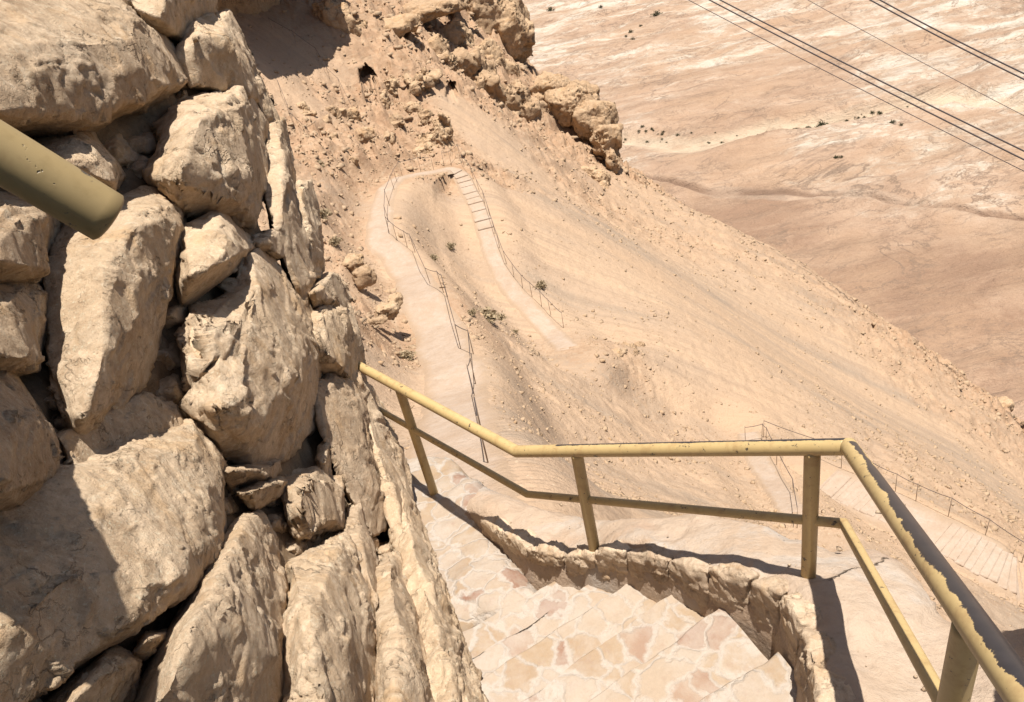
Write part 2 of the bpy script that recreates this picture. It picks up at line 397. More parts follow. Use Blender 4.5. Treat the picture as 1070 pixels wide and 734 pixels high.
def paint_material(name, k):
    """yellow-ochre paint, chipped to dark steel. uv.x = metres along, uv.y = turn round the tube (0 = top)"""
    m, nt, b = new_mat(name); g = N(nt)
    uv = g.n('ShaderNodeUVMap', uv_map='uv').outputs[0]
    sp = g.n('ShaderNodeSeparateXYZ'); g.put(sp.inputs[0], uv)
    pv = g.P()
    col = g.mix(g.noise(7, 4, .6, vec=pv), (.60, .435, .205), (.50, .355, .155))
    col = g.mix(g.ramp(g.noise(60, 4, .6, vec=pv), [(.55, 0.), (.75, .45)]), col, (.36, .25, .10))
    spots = g.math('MAXIMUM', g.ramp(g.noise(38, 4, .65, vec=g.P(off=(2, 5, 1))), [(.64, 0.), (.67, 1.)]), g.ramp(g.noise(110, 3, .6, vec=g.P(off=(7, 5, 1))), [(.70, 0.), (.73, .8)]))
    w = g.attr('wear')
    nz = g.math('ADD', g.math('MULTIPLY', g.noise(19, 7, .8, vec=pv, dist=.4), .62), g.math('MULTIPLY', g.noise(64, 4, .7, vec=g.P(off=(4, 4, 2))), .10))
    chip = g.ramp(g.math('SUBTRACT', g.math('ADD', w, nz), .85), [(.0, 0.), (.02, 1.)])
    mask = g.math('MAXIMUM', chip, g.math('MULTIPLY', spots, .85)) 
    col = g.mix(g.math('MULTIPLY', g.ramp(g.noise(14, 5, .7, vec=g.P(off=(3, 1, 8))), [(.52, 0.), (.70, .6)]), 1.0), col, (.36, .21, .09))
    col = g.mix(1.0, col, (k, k, k), 'MULTIPLY')
    steel = g.mix(g.noise(25, 5, .7, vec=pv), (.022, .020, .023), (.06, .05, .048))
    g.base(b, g.mix(mask, col, steel))
    g.put(b.inputs['Roughness'], g.ramp(mask, [(0., .48), (1., .38)]))
    b.inputs['Specular IOR Level'].default_value = .4
    h = g.math('SUBTRACT', g.math('MULTIPLY', g.noise(70, 3, .6, vec=pv), .15), g.math('MULTIPLY', mask, .8))
    g.put(b.inputs['Normal'], g.bump(h, .5, .0018))
    return m
M_PAINT = paint_material('ochre_paint', 1.0); M_PIPE = paint_material('shaded_ochre_paint', .66)  # pipe copy of the ochre is darkened to stand for shade on it
M_STEEL, _nt, _b = new_mat('dark_cable'); _b.inputs['Base Color'].default_value = (.055, .045, .045, 1); _b.inputs['Roughness'].default_value = .6
M_POST, _nt, _b = new_mat('rusty_fence'); _g = N(_nt)
_g.put(_b.inputs['Base Color'], _g.mix(_g.noise(3, 3, .6), (.20, .15, .11), (.30, .22, .16)))
def bush_material(name, a, b_):
    m, nt, b = new_mat(name); g = N(nt)
    g.base(b, g.mix(g.noise(2.5, 4, .6), a, b_)); return m
M_BUSH = bush_material('dry_scrub', (.33, .25, .15), (.44, .34, .21))
M_TREE = bush_material('desert_bush', (.045, .05, .022), (.09, .085, .04))
M_CAVE, _nt, _b = new_mat('cave_rock'); _b.inputs['Base Color'].default_value = (.22, .14, .08, 1)

# ------------------------------------------------------------------ tubes
def tube_mesh(pts, rad, seg=20, ring=.02, wear=None, cap=True, jitter=0.0):
    """tube along a polyline (mitred), uv: metres along / turn from the top; wear: f(s, turn, k) -> value"""
    pts = [np.asarray(p, float) for p in pts]
    P = []; T = []; S = []; s0 = 0
    for a, b in zip(pts[:-1], pts[1:]):
        L = np.linalg.norm(b - a); n = max(1, int(round(L / ring)))
        for k in range(n): P.append(a + (b - a) * k / n); S.append(s0 + L * k / n); T.append((b - a) / L)
        s0 += L
    P.append(pts[-1]); S.append(s0); T.append(T[-1])
    P = np.array(P); S = np.array(S); T = np.array(T)
    Tm = T.copy(); Tm[1:] = T[1:] + T[:-1]; Tm /= np.linalg.norm(Tm, axis=1)[:, None]
    upv = np.tile([0, 0, 1.0], (len(P), 1))
    bad = np.abs(Tm[:, 2]) > .95
    upv[bad] = [0, -1.0, 0]
    X = np.cross(Tm, upv); X /= np.linalg.norm(X, axis=1)[:, None]; Y = np.cross(X, Tm)
    miter = 1 / np.maximum(.5, (Tm * T).sum(1))
    a = np.arange(seg) / seg * 2 * math.pi
    V = P[:, None] + rad * (np.sin(a)[None, :, None] * X[:, None] * miter[:, None, None] + np.cos(a)[None, :, None] * Y[:, None])
    V = V.reshape(-1, 3)
    if jitter: V += jitter * np.c_[noise3(V * 9), noise3(V * 9 + 9), noise3(V * 9 + 31)]
    nr = len(P); i = np.arange(nr * seg).reshape(nr, seg); j = np.roll(i, -1, 1)
    Fq = np.stack([i[:-1], j[:-1], j[1:], i[1:]], -1).reshape(-1, 4)[:, ::-1]
    bm_me = mesh_from(V, Fq, 'tube')
    turn = np.tile(((np.arange(seg) / seg + .5) % 1) - .5, nr)
    ss = np.repeat(S, seg)
    w = wear(ss, turn) if wear else np.zeros(len(V))
    at_ = bm_me.attributes.new('wear', 'FLOAT', 'POINT'); at_.data.foreach_set('value', np.asarray(w, np.float32))
    uvl = bm_me.uv_layers.new(name='uv')
    li = np.empty(len(bm_me.loops), np.int32); bm_me.loops.foreach_get('vertex_index', li)
    uvl.data.foreach_set('uv', np.c_[ss[li], turn[li]].astype(np.float32).ravel())
    if cap:
        bm = bmesh.new(); bm.from_mesh(bm_me); bm.verts.ensure_lookup_table()
        bm.faces.new([bm.verts[k] for k in range(seg)]); bm.faces.new([bm.verts[k] for k in reversed(range((nr - 1) * seg, nr * seg))])
        bmesh.ops.recalc_face_normals(bm, faces=bm.faces); bm.to_mesh(bm_me); bm.free()
    return bm_me

# ================================================================== TERRAIN
ctrl_px = [  # (px, py, depth) of points on the bare slope
 (470,440,20),(455,380,23),(430,300,32),(395,235,42),(400,200,47),(440,183,52),(478,178,54),(505,215,50),(520,260,46),(550,320,43),(590,360,40),
 (700,330,45),(700,440,36),(650,370,37),(780,450,36),(830,530,28),(880,505,33),(1000,560,30),(1060,600,28),(470,260,45),(500,320,40),
 (560,150,75),(640,220,75),(745,232,84),(850,290,88),(960,370,82),(1070,450,76),(900,420,55),(1060,540,40),(780,330,60),(560,400,30),(620,470,27),(525,430,24),(530,470,22.3),(590,430,28),
 (480,110,66),(400,120,62),(330,120,54),(290,75,55),(400,60,66),(520,110,84),(600,170,84),(340,230,38),(380,320,30),(410,400,22),(440,40,78),(500,20,95),(560,90,98),(300,180,42),(360,160,50)]
ctrl = [tuple(at(*c)) for c in ctrl_px]
ctrl += [(0, 8, -8.2), (-2, 8, -7), (4, 9, -12), (9, 9, -18), (16, 6, -25), (-6, 8, -4.5), (-9, 20, -8), (-16, 35, -7), (-20, 60, -5), (-14, 90, -5), (-2, 110, -10), (5, 120, -17),
         (16, 118, -40), (28, 105, -62), (48, 90, -85), (70, 70, -105), (75, 40, -100), (60, 15, -85), (36, 5, -52), (10, 150, -60), (40, 140, -110), (90, 100, -150), (24, 98, -46), (45, 78, -64), (52, 62, -70)]
ctrl = np.array(ctrl)
TZ = TPS(ctrl[:, :2], ctrl[:, 2], scale=30., reg=2e-3)
def zbase(xy):
    xy = np.asarray(xy, float); r = np.hypot(xy[:, 0], xy[:, 1]); z = TZ(xy)
    z = np.clip(z, -330, 14)
    k = smooth(125, 420, r); return z * (1 - k) + (-330) * k
def hit(px, py, lift=0.0):
    r = ray(px, py); t = np.exp(np.linspace(math.log(7), math.log(400), 3000)); Q = r[None] * t[:, None]
    dz = Q[:, 2] - zbase(Q[:, :2]) - lift
    k = np.argmax(dz < 0)
    if k == 0: return Q[-1]
    a = dz[k - 1] / (dz[k - 1] - dz[k]); return Q[k - 1] * (1 - a) + Q[k] * a

# paths, traced down onto the slope
PATHS = {
 'upper': [(468,620,48),(472,540,58),(477,410,46),(475,388,42),(464,366,37),(457,341,41),(440,312,36),(429,287,30),(412,267,26),(397,253,20),(397,239,15),(399,215,14),(405,197,13),(416,187,0),(436,183,0),(456,180,0),(470,177,0),(482,184,0),(490,200,15),(497,212,14),(507,237,12),(515,267,14),(526,290,17),(538,307,22),(553,324,25),(578,350,31),(600,372,34)],
 'lower': [(776,440,10),(783,455,10),(791,478,11),(806,503,12),(826,530,13),(850,556,14)],
 'stairs': [(840,492,30),(880,511,30),(930,534,34),(990,564,38),(1050,597,44),(1110,632,50)]}
def pline(pts):
    w = []
    for x, y, p in pts:
        w.append(hit(x, y))
    return np.array(w)
def resample(P, step):
    d = np.r_[0, np.cumsum(np.linalg.norm(np.diff(P, axis=0), axis=1))]
    n = max(2, int(d[-1] / step)); s = np.linspace(0, d[-1], n)
    Q = np.c_[[np.interp(s, d, P[:, k]) for k in range(3)]].T
    for _ in range(int(1.2 / step)):
        Q[1:-1] = .25 * Q[:-2] + .5 * Q[1:-1] + .25 * Q[2:]
    return Q
PATHW = {}
HALF = {'upper': .85, 'lower': .45, 'stairs': .95}
for k, v in PATHS.items():
    PATHW[k] = resample(pline(v), .25)

def near_path(xy):
    """distance to the nearest path point, its height and half width"""
    best = np.full(len(xy), 1e9); zz = np.zeros(len(xy)); hw = np.ones(len(xy))
    for k, Q in PATHW.items():
        lo = Q[:, :2].min(0) - 4; hi = Q[:, :2].max(0) + 4
        idx = np.where(((xy > lo) & (xy < hi)).all(1))[0]
        for c in range(0, len(idx), 20000):
            ii = idx[c:c + 20000]; d = ((xy[ii, None] - Q[None, :, :2]) ** 2).sum(-1)
            j = d.argmin(1); dd = np.sqrt(d[np.arange(len(ii)), j]); u = dd < best[ii]
            best[ii[u]] = dd[u]; zz[ii[u]] = Q[j[u], 2]; hw[ii[u]] = HALF[k]
    return best, zz, hw

# rockiness of the slope (image-traced control values turned into plan positions)
rock_ctrl = [(300,100,.3),(350,80,.35),(270,60,.2),(310,60,.2),(360,110,.6),(400,110,1),(440,140,1),(460,80,.9),(500,60,1),(420,30,1),(540,60,1),(330,150,.9),(390,160,.9),(450,165,.8),(600,130,.9),(630,160,.9),(590,190,.55),(540,170,.25),
 (500,130,.1),(520,150,.05),(560,230,.0),(480,240,.05),(520,300,.1),(400,300,.3),(375,330,.7),(370,280,.5),(400,330,.7),(345,220,.5),(430,420,.1),(560,440,.18),(640,370,.4),(620,420,.25),(720,400,.1),(700,300,0),(800,350,0),(900,420,.05),(1000,420,.45),(1050,430,.8),(950,350,.4),(860,290,.35),(1000,520,.35),(1060,560,.4),(760,470,.3),(700,480,.25),(680,210,.35),(900,520,.2),(560,350,.25),(640,330,.15),(470,300,.1)]
RX = np.array([hit(a, b)[:2] for a, b, c in rock_ctrl]); RV = np.array([c for a, b, c in rock_ctrl])
def rockiness(xy):
    out = np.empty(len(xy))
    for c in range(0, len(xy), 50000):
        q = xy[c:c + 50000]; d = ((q[:, None] - RX[None]) ** 2).sum(-1)
        rr = (q ** 2).sum(-1)[:, None]
        w = 1 / (d / rr * 900 + .25) ** 2.0
        out[c:c + 50000] = (w * RV).sum(1) / w.sum(1)
    return out

CAVES = [hit(384, 85), hit(470, 98)]
SUNT = (.09, -.10)
FALL = np.array([.82, -.36]); FALL = FALL / np.linalg.norm(FALL)   # downhill direction of the talus in plan
def terrain_points(xy):
    xy = np.asarray(xy, float); z = zbase(xy); r = np.hypot(xy[:, 0], xy[:, 1])
    rk = rockiness(xy)
    pd, pz, hw = near_path(xy)
    onp = 1 - smooth(hw * 1.0, hw * 1.0 + 2.0, pd)
    q = np.c_[xy, z]
    amp = (.03 + .72 * rk ** 1.6) * (1 - smooth(150, 300, r)) * (1 - .92 * onp)
    fe = np.c_[xy @ np.array([-FALL[1], FALL[0]]), xy @ FALL * .06, np.zeros(len(xy))]
    gul = ridged(fe * .16, 3) * .25 + fbm(fe * .6, 3) * .12
    d = fbm(q * .2, 3) * 1.3 + ridged(q * .55, 5, .58) * .55 + np.clip(noise3(q * .42 + 3), -.08, .08) * 5.0 + np.clip(noise3(q * 1.3 + 9), -.08, .06) * 3.0
    dz = amp * d + (1 - rk) * gul * (1 - .9 * onp) * .8 * (.25 + .75 * smooth(18, 45, r)) + .05 * fbm(q * 2.2, 3) * (1 - .8 * onp)
    z2 = z * (1 - onp) + pz * onp + dz * (1 - .9 * onp)
    kk = np.where(rk > .22)[0]
    if len(kk):
        qq = q[kk] + .4 * np.c_[noise3(q[kk] * .9), noise3(q[kk] * .9 + 8), noise3(q[kk] * .9 + 21)]
        cd = np.min([np.linalg.norm(q[kk] - c, axis=1) for c in CAVES], axis=0)
        h1, c1 = facets(qq * .8); h2, c2 = facets(qq * 2.4 + 3); h3, c3 = facets(qq * .33 + 9)
        m_ = np.clip((rk[kk] - .22) / .5, 0, 1) * (1 - onp[kk]) * (1 - smooth(110, 160, r[kk])) * (.35 + .65 * smooth(-.2, .3, noise3(qq * .22 + 4)))
        m_ = m_ * smooth(1.0, 2.6, cd)
        z2[kk] += m_ * (.32 * h1 - .16 * c1 + .14 * h2 - .07 * c2 + .5 * h3 * rk[kk])
    hx = amp * .55 * fbm(q * .45 + 40, 4); hy = amp * .55 * fbm(q * .45 + 80, 4)
    out = np.c_[xy[:, 0] + hx, xy[:, 1] + hy, z2]
    return out, rk, np.c_[fe[:, 0], xy @ FALL, z2]

def build_terrain():
    az = np.radians(np.r_[np.linspace(-75, -36, 40)[:-1], np.linspace(-36, 62, 1000), np.linspace(62, 95, 40)[1:]])
    rr = np.r_[np.exp(np.linspace(math.log(6.), math.log(135), 640)), np.exp(np.linspace(math.log(137), math.log(460), 60))]
    A, Rr = np.meshgrid(az, rr, indexing='ij')
    xy = np.c_[(np.sin(A) * Rr).ravel(), (np.cos(A) * Rr).ravel()]
    V, rk, fe = terrain_points(xy)
    # cave mouth: push the slope back into a tunnel
    for (cx, cy, rad, dep) in ((384, 85, .72, 3.4), (470, 98, .5, 2.4)):
        C = hit(cx, cy); k = np.argmin(((V - C) ** 2).sum(1)); C = V[k]
        u = np.array([C[0], C[1], 0]); u /= np.linalg.norm(u)
        sx = np.array([u[1], -u[0], 0]); dv = V - C
        e = (dv @ sx / rad) ** 2 + ((dv[:, 2]) / (rad * .95)) ** 2
        near = (np.abs(dv @ u) < 3.5) & (e < 1)
        V[near] += u * dep
    me = mesh_from(V, grid_faces(len(az), len(rr))[:, ::-1], 'terrain')
    a = me.attributes.new('rock', 'FLOAT', 'POINT'); a.data.foreach_set('value', rk.astype(np.float32))
    a = me.attributes.new('fall', 'FLOAT_VECTOR', 'POINT'); a.data.foreach_set('vector', fe.astype(np.float32).ravel())
    tag(link('terrain', me, M_TERR), kind='structure')
build_terrain()
def ground(xy):
    V, rk, fe = terrain_points(np.array([xy], float)); return V[0, 2]

# path slabs
def build_path(name, Q, half, wob=.12):
    n = len(Q); T = np.gradient(Q[:, :2], axis=0); T /= np.linalg.norm(T, axis=1)[:, None]; X = np.c_[T[:, 1], -T[:, 0]]
    cs = np.linspace(-1, 1, 13); V = []
    if name == 'path' and half == .85:
        half = np.interp(np.arange(n), [0, HAIR * .45, HAIR * .8, HAIR, n], [.85, .85, .60, .50, .50])
    s = np.arange(n) * .25
    wl = half * (1 + wob * noise3(np.c_[s * .5, s * 0, s * 0]) * 1.5); wr = half * (1 + wob * noise3(np.c_[s * .5, s * 0 + 9, s * 0]) * 1.5)
    for c in cs:
        w = np.where(c < 0, wl, wr) * c
        z = Q[:, 2] + .06 - .5 * (1 - smooth(0, 2.2, s[-1] - s)) - .5 * (1 - smooth(0, 1.2, s)) * (name != 'x') + .02 * noise3(np.c_[Q[:, :2] * 1.3, s * 0])
        V.append(np.c_[Q[:, :2] + X * w[:, None], z])
    V = [V[0] - np.c_[X * .35, s * 0 + .22]] + V + [V[-1] + np.c_[X * .35, s * 0 - .22]]
    V = np.stack(V, 1)
    me = mesh_from(V.reshape(-1, 3), grid_faces(n, len(cs) + 2)[:, ::-1], name, True)
    e_ = np.tile(np.abs(np.r_[1., cs, 1.]), n); a_ = me.attributes.new('edge', 'FLOAT', 'POINT'); a_.data.foreach_set('value', e_.astype(np.float32))
    o = link(name, me, M_PATH); tag(o, kind='structure'); return T, X
HAIR = int(np.argmin(np.linalg.norm(PATHW['upper'] - hit(470, 177), axis=1)))
PT = {}
PT['upper'] = build_path('path', PATHW['upper'], HALF['upper'])
PT['lower'] = build_path('path', PATHW['lower'], HALF['lower'])
PT['stairs'] = build_path('path', PATHW['stairs'], HALF['stairs'])

def box_bm(bm, c, X, Y, hx, hy, hz, bev=0.0):
    c = np.asarray(c, float); vs = []
    for dz in (-hz, hz):
        for a, b in ((-1, -1), (1, -1), (1, 1), (-1, 1)):
            p = c + np.r_[X * a * hx, 0] + np.r_[Y * b * hy, 0] + np.array([0, 0, dz]); vs.append(bm.verts.new(p))
    for f in ((3, 2, 1, 0), (4, 5, 6, 7), (0, 1, 5, 4), (1, 2, 6, 5), (2, 3, 7, 6), (3, 0, 4, 7)):
        bm.faces.new([vs[k] for k in f])
def path_steps(key, pxs, label, half, tall=.10):
    """stone steps laid across a path at the given pixels"""
    Q = PATHW[key]; T, X = PT[key]; e = None
    for px, py in pxs:
        P = hit(px, py); k = int(np.argmin(((Q[:, :2] - P[:2]) ** 2).sum(1)))
        bm = bmesh.new(); c = Q[k] + np.array([0, 0, tall - .03])
        if e is None: e = empty('stone_steps', Q[k], label, 'steps')
        rnd = random.uniform(-.05, .05)
        box_bm(bm, c - np.array(e.location) + np.array([0, 0, rnd * .4]), X[k], T[k], half * random.uniform(.85, 1.0), .17, .09)
        bmesh.ops.recalc_face_normals(bm, faces=bm.faces)
        bmesh.ops.bevel(bm, geom=list(bm.edges), offset=.03, segments=1, affect='EDGES')
        me = bpy.data.meshes.new('step'); bm.to_mesh(me); bm.free(); link('step', me, M_PATH, e)
path_steps('upper', [(483,181),(486,186),(489,191),(491,196),(494,202),(496,207),(499,213),(501,219),(505,231),(507,238)], 'run of pale stone steps just below the hairpin bend of the far path', .52, .06)
path_steps('stairs', [(872+7.5*k,506+4.2*k) for k in range(8)], 'upper flight of pale wide steps on the lowest path behind the bent handrail corner', .85, .035)
path_steps('stairs', [(985+8*k,562+4.5*k) for k in range(10)], 'lower flight of pale wide steps on the lowest path, right of the worn black rail', .9, .035)

# ------------------------------------------------------------------ cable fences along the paths
def snap(p):
    best = None
    for k, Q in PATHW.items():
        d = np.hypot(*(Q[:, :2] - p[:2]).T); j = int(d.argmin())
        if best is None or d[j] < best[0]: best = (d[j], Q[j], HALF[k])
    d, q, hw = best
    if d > 2.6: return np.array([p[0], p[1], ground(p[:2])])
    v = (p[:2] - q[:2]) / max(d, 1e-6); return np.r_[q[:2] + v * min(max(d, hw * .6), hw + .12), q[2] + .05]
def cable_fence(posts, label, h=1.0, rad=.013):
    base = [snap(hit(x, y)) for x, y in posts]
    e = empty('cable_fence', base[0], label, 'fence', None); L = np.array(e.location)
    tops = []
    for i, p in enumerate(base):
        hh = h * random.uniform(.9, 1.08); lean = np.array([random.uniform(-.06, .06), random.uniform(-.06, .06), hh])
        link('post', tube_mesh([p - L - [0, 0, .15], p - L + lean], rad, 8, .5), M_POST, e); tops.append(p - L + lean * .93)
    for f in (1.0,):
        pts = []
        for a, b, pa, pb in zip(tops[:-1], tops[1:], base[:-1], base[1:]):
            a = pa - L + (a - (pa - L)) * f; b = pb - L + (b - (pb - L)) * f
            for k in range(6): t = k / 6; pts.append(a + (b - a) * t - np.array([0, 0, .16 * t * (1 - t)]))
        pts.append(b); link('cable', tube_mesh(pts, rad * (.95 if f > .9 else .35), 6, 5.), M_STEEL if f > .9 else M_POST, e)
cable_fence([(515,503),(511,482),(507,456),(503,425),(500,391),(483,377),(484,332),(468,322),(452,305),(443,284),(430,274),(419,265),(409,254),(406,240),(407,222),(409,203),(413,191),(424,185),(443,181),(456,178)], 'thin dark cable fence beside the near leg of the hairpin path, with its posts', 1.0)
cable_fence([(463,172),(474,170),(482,171),(490,180),(496,192),(502,205),(507,217),(512,231),(517,248),(522,263),(529,280),(537,294),(547,306),(557,315),(567,326),(577,336),(590,349)], 'cable fence down the outer side of the stepped leg of the hairpin path', 1.0)
cable_fence([(781,462),(796,464),(808,470),(818,492),(829,520),(833,548)], 'short cable fence beside the narrow path seen behind the middle of the yellow rail', .9)
cable_fence([(835,468),(868,482),(890,497),(920,512),(950,524),(970,536),(1000,553),(1030,572),(1065,597),(1100,622)], 'cable fence along the upper edge of the lowest stepped path at the right', .95)

cable_fence([(286,34),(310,48),(333,64),(345,84),(358,101),(370,122)], 'thin cable fence climbing through the shadow under the overhang', 1.0)
cable_fence([(294,98),(303,118),(309,134),(322,141),(338,153)], 'short thin cable fence on the rocks below the tip of the dark shadow', .9)
# ------------------------------------------------------------------ desert plain
def build_plain():
    Z0 = -300.
    az = np.radians(np.linspace(-60, 80, 620)); rr = np.exp(np.linspace(math.log(330), math.log(9000), 640))
    A, Rr = np.meshgrid(az, rr, indexing='ij'); x = (np.sin(A) * Rr).ravel(); y = (np.cos(A) * Rr).ravel()
    def onplain(px, py): p = atz(px, py, Z0); return p[:2]
    def dist_line(pts):
        P = np.array([onplain(*p) for p in pts]); best = np.full(len(x), 1e9)
        for a, b in zip(P[:-1], P[1:]):
            ab = b - a; t = np.clip(((x - a[0]) * ab[0] + (y - a[1]) * ab[1]) / (ab @ ab), 0, 1)
            best = np.minimum(best, np.hypot(x - a[0] - t * ab[0], y - a[1] - t * ab[1]))
        return best
    q = np.c_[x, y, np.zeros(len(x))]; c, s = math.cos(R(14)), math.sin(R(14))
    qr = np.c_[(x * c + y * s) * .45, (-x * s + y * c), np.zeros(len(x))]
    w = np.c_[noise3(qr * .006), noise3(qr * .006 + 50), np.zeros(len(x))] * 40
    rel = ridged((qr + w) * .0065, 5, .55) * 9 + ridged((qr + w) * .024, 4, .6) * 3.2 + fbm((qr + w) * .06, 3) * 1.2
    nz = 14 * noise3(q * .012)
    wad = dist_line([(640,150),(720,155),(800,140),(870,132),(930,122),(1000,108),(1070,120),(1200,115)]) + nz
    road = dist_line([(650,185),(740,205),(820,203),(900,215),(960,225),(1070,237),(1200,255)]) + nz * .25
    trk = dist_line([(640,190),(740,204),(860,210),(950,222),(1070,250),(1200,280)]) + nz * .3
    gu2 = np.minimum(dist_line([(1030,115),(1060,122),(1075,115)]), dist_line([(828,14),(850,12),(868,6)])) + nz * .15
    far = smooth(-60, 60, 0 * x)
    # marl (pale badland) is commoner far out and to the right
    pm = np.array([onplain(*p[:2]) for p in [(600,30,0),(760,20,0),(680,60,0),(960,60,0),(1050,60,0),(960,110,0),(950,160,0),(990,200,0),(720,110,0),(680,130,0),(820,90,0),(800,250,0),(1000,300,0),(900,170,0)]])
    pv = np.array([.30, .30, .22, .28, .34, .32, .22, .16, -.05, .05, -.10, -.5, -.5, .05])
    d2 = ((np.c_[x, y][:, None] - pm[None]) ** 2).sum(-1) / (Rr.ravel() ** 2)[:, None]; wt = 1 / (d2 * 60 + .02) ** 2
    marl = (wt * pv).sum(1) / wt.sum(1)
    z = Z0 + rel * (.55 + 1.3 * np.clip(marl + .25, 0, .6)) * smooth(4, 30, wad) * smooth(2, 12, road + 6)
    z -= 3.5 * (1 - smooth(0, 10, gu2)) 
    global PLAIN; PLAIN = (az, np.log(rr), z.reshape(len(az), len(rr)))
    me = mesh_from(np.c_[x, y, z], grid_faces(len(az), len(rr))[:, ::-1], 'desert_plain')
    for nm, v in (('marl', marl), ('wadi', 1 - smooth(6, 26, wad)), ('track', 1 - smooth(2.0, 6, trk - 4)), ('gully', np.maximum(1 - smooth(1.5, 6, road), 1 - smooth(1, 4, gu2)))):
        a = me.attributes.new(nm, 'FLOAT', 'POINT'); a.data.foreach_set('value', v.astype(np.float32))
    tag(link('desert_plain', me, M_PLAIN), kind='structure')
build_plain()

# ================================================================== WALL ON THE LEFT
wall_ctrl = [(0,0,2.75),(0,350,1.9),(0,734,1.36),(-150,0,1.95),(-150,350,1.42),(-150,734,1.1),(200,100,3.55),(200,400,2.55),(100,200,2.65),(100,600,1.66),(250,650,1.98),(375,385,4.4),(340,280,4.4),(285,130,4.45),(240,20,4.5),(330,450,3.4),
             (405,480,4.25),(440,560,3.82),(470,640,3.3),(505,734,2.78),(400,620,2.95),(530,800,2.5),(250,250,3.2),(280,350,3.2),(120,0,3.2),(400,734,2.35),(120,850,1.38),(400,850,2.0)]
WT = TPS([c[:2] for c in wall_ctrl], np.log([c[2] for c in wall_ctrl]), scale=300., reg=1e-3)
def Wd(px, py): return float(np.exp(WT(np.array([[px, py]])))[0])
def wallN(px, py):
    e = 25.; a = at(px + e, py, Wd(px + e, py)) - at(px - e, py, Wd(px - e, py)); b = at(px, py + e, Wd(px, py + e)) - at(px, py - e, Wd(px, py - e))
    n = np.cross(b, a); n /= np.linalg.norm(n)
    r = ray(px, py); 
    if n @ r > 0: n = -n
    return n
def wp(px, py, p):
    """point p 'pixels' proud of the wall face, seen at (px, py)"""
    d = Wd(px, py); n = wallN(px, py); r = ray(px, py); k = max(.45, -(n @ r) / np.linalg.norm(r))
    return at(px, py, d * (1 - p / F / k))

wall = empty('stone_wall', atz(505, 734, -2.45), 'tall leaning wall of big cream boulders filling the left side beside the steps', 'wall')
WL = np.array(wall.location)
_scount = [0]; PSC = 1.15
def lump(outl, peaks, back=75, p0=0., shrink=.93):
    c = np.mean([o[:2] for o in outl], 0); pts = []; hw = np.ptp([o[:2] for o in outl], axis=0) / 2
    for o in outl:
        p = o[2] if len(o) > 2 else p0
        o = (c[0] + (o[0] - c[0]) * 1.035, c[1] + (o[1] - c[1]) * 1.035)
        p -= .11 * min(hw) * max(0, (o[0] - c[0]) / hw[0]) + .15 * min(hw) * max(0, (o[1] - c[1]) / hw[1])
        pts.append(wp(o[0], o[1], p))
        b = c + (np.array(o[:2]) - c) * .97
        pts.append(wp(b[0], b[1], p - back))
    for x, y, p in peaks: pts.append(wp(x, y, p * PSC))
    return [Vector(q - WL) for q in pts]
def stone(hulls, rough=1.0, vox=2.6, sm=1, label=None, strat=0., mat=None, size=90):
    """hulls: list of (outline, peaks) given in photo pixels with heights proud of the wall face"""
    c = np.mean([o[:2] for o in hulls[0][0]], 0); d = Wd(*c); px = d / F
    me = hulls_mesh([lump(*h) for h in hulls], max(.0045, vox * px), sm)
    _scount[0] += 1
    chisel(me, size * .95 * px, _scount[0] * 1.9, .9)
    chisel(me, size * .42 * px, _scount[0] * 3.3, .55)
    roughen(me, size * px, rough * 5.0 * px, _scount[0] * 1.37, strat, .22)
    o = link('stone', me, mat or M_WALL, wall)
    if label: o['label'] = label
    return o

# --- the stones, top to bottom
stone([([(-80,-40),(60,-30),(126,0),(165,34),(200,68),(199,86),(150,110),(108,133),(82,144),(30,138),(-80,130)],
        [(-60,48,44),(40,58,46),(95,55,44),(140,42,36),(168,62,32),(92,120,42),(20,124,44),(-60,120,46),(150,98,30),(-60,-20,10),(80,0,14)])], 1.15, label='largest cream boulder at the top left, pale on top and pitted below')
stone([([(120,-70),(225,-60),(224,8),(205,18),(192,47),(162,33),(140,10)], [(180,-10,28),(205,-30,26),(170,20,20)])], .9)
stone([([(186,60),(202,16),(216,24),(238,20),(248,50),(276,92),(268,112),(235,95),(200,92)], [(205,38,30),(235,40,30),(262,95,22),(222,80,14)])], 1.1)
stone([([(228,18),(240,14),(252,45),(282,105),(292,140),(275,125),(250,80)], [(240,40,14),(262,85,12)])], 1.3, vox=2.2)
stone([([(156,186),(176,120),(206,94),(256,97),(276,118),(280,190),(262,236),(206,226),(172,202)],
        [(206,126,46),(256,110,46),(188,178,42),(240,150,30),(268,150,24),(250,205,34),(182,196,32),(215,100,20)])], 1.25, label='squared boulder with a flat sunlit top and broken shaded front')
stone([([(34,150),(55,141),(86,138),(104,152),(122,160),(124,190),(104,206),(60,190),(34,170)], [(85,150,34),(108,170,46),(115,190,44),(60,168,40)])], .8)
stone([([(-60,200),(0,206),(28,204),(58,202),(57,250),(34,300),(-10,294),(-60,300)], [(10,225,30),(40,222,30),(30,275,44),(-30,270,44)])], .9)
stone([([(-60,296),(-5,292),(34,300),(47,305),(50,345),(38,388),(0,392),(-60,400)], [(10,310,28),(40,325,26),(25,375,40),(-30,360,44)])], .95)
stone([([(50,290),(60,250),(85,228),(112,214),(150,198),(184,204),(196,226),(190,262),(182,292),(166,360),(150,400),(106,446),(80,456),(62,430),(52,370)],
        [(132,236,40),(172,232,30),(100,250,36),(115,300,50),(172,285,16),(140,300,38),(108,385,44),(72,330,26),(84,436,22),(100,430,26),(155,350,6)])], 1.1, label='tall upright boulder below the pipe end, its right half in shadow')
stone([([(184,298),(194,242),(222,220),(258,241),(260,262),(236,290),(192,318)], [(200,286,34),(242,268,36),(222,236,20),(252,250,24)])], .8)
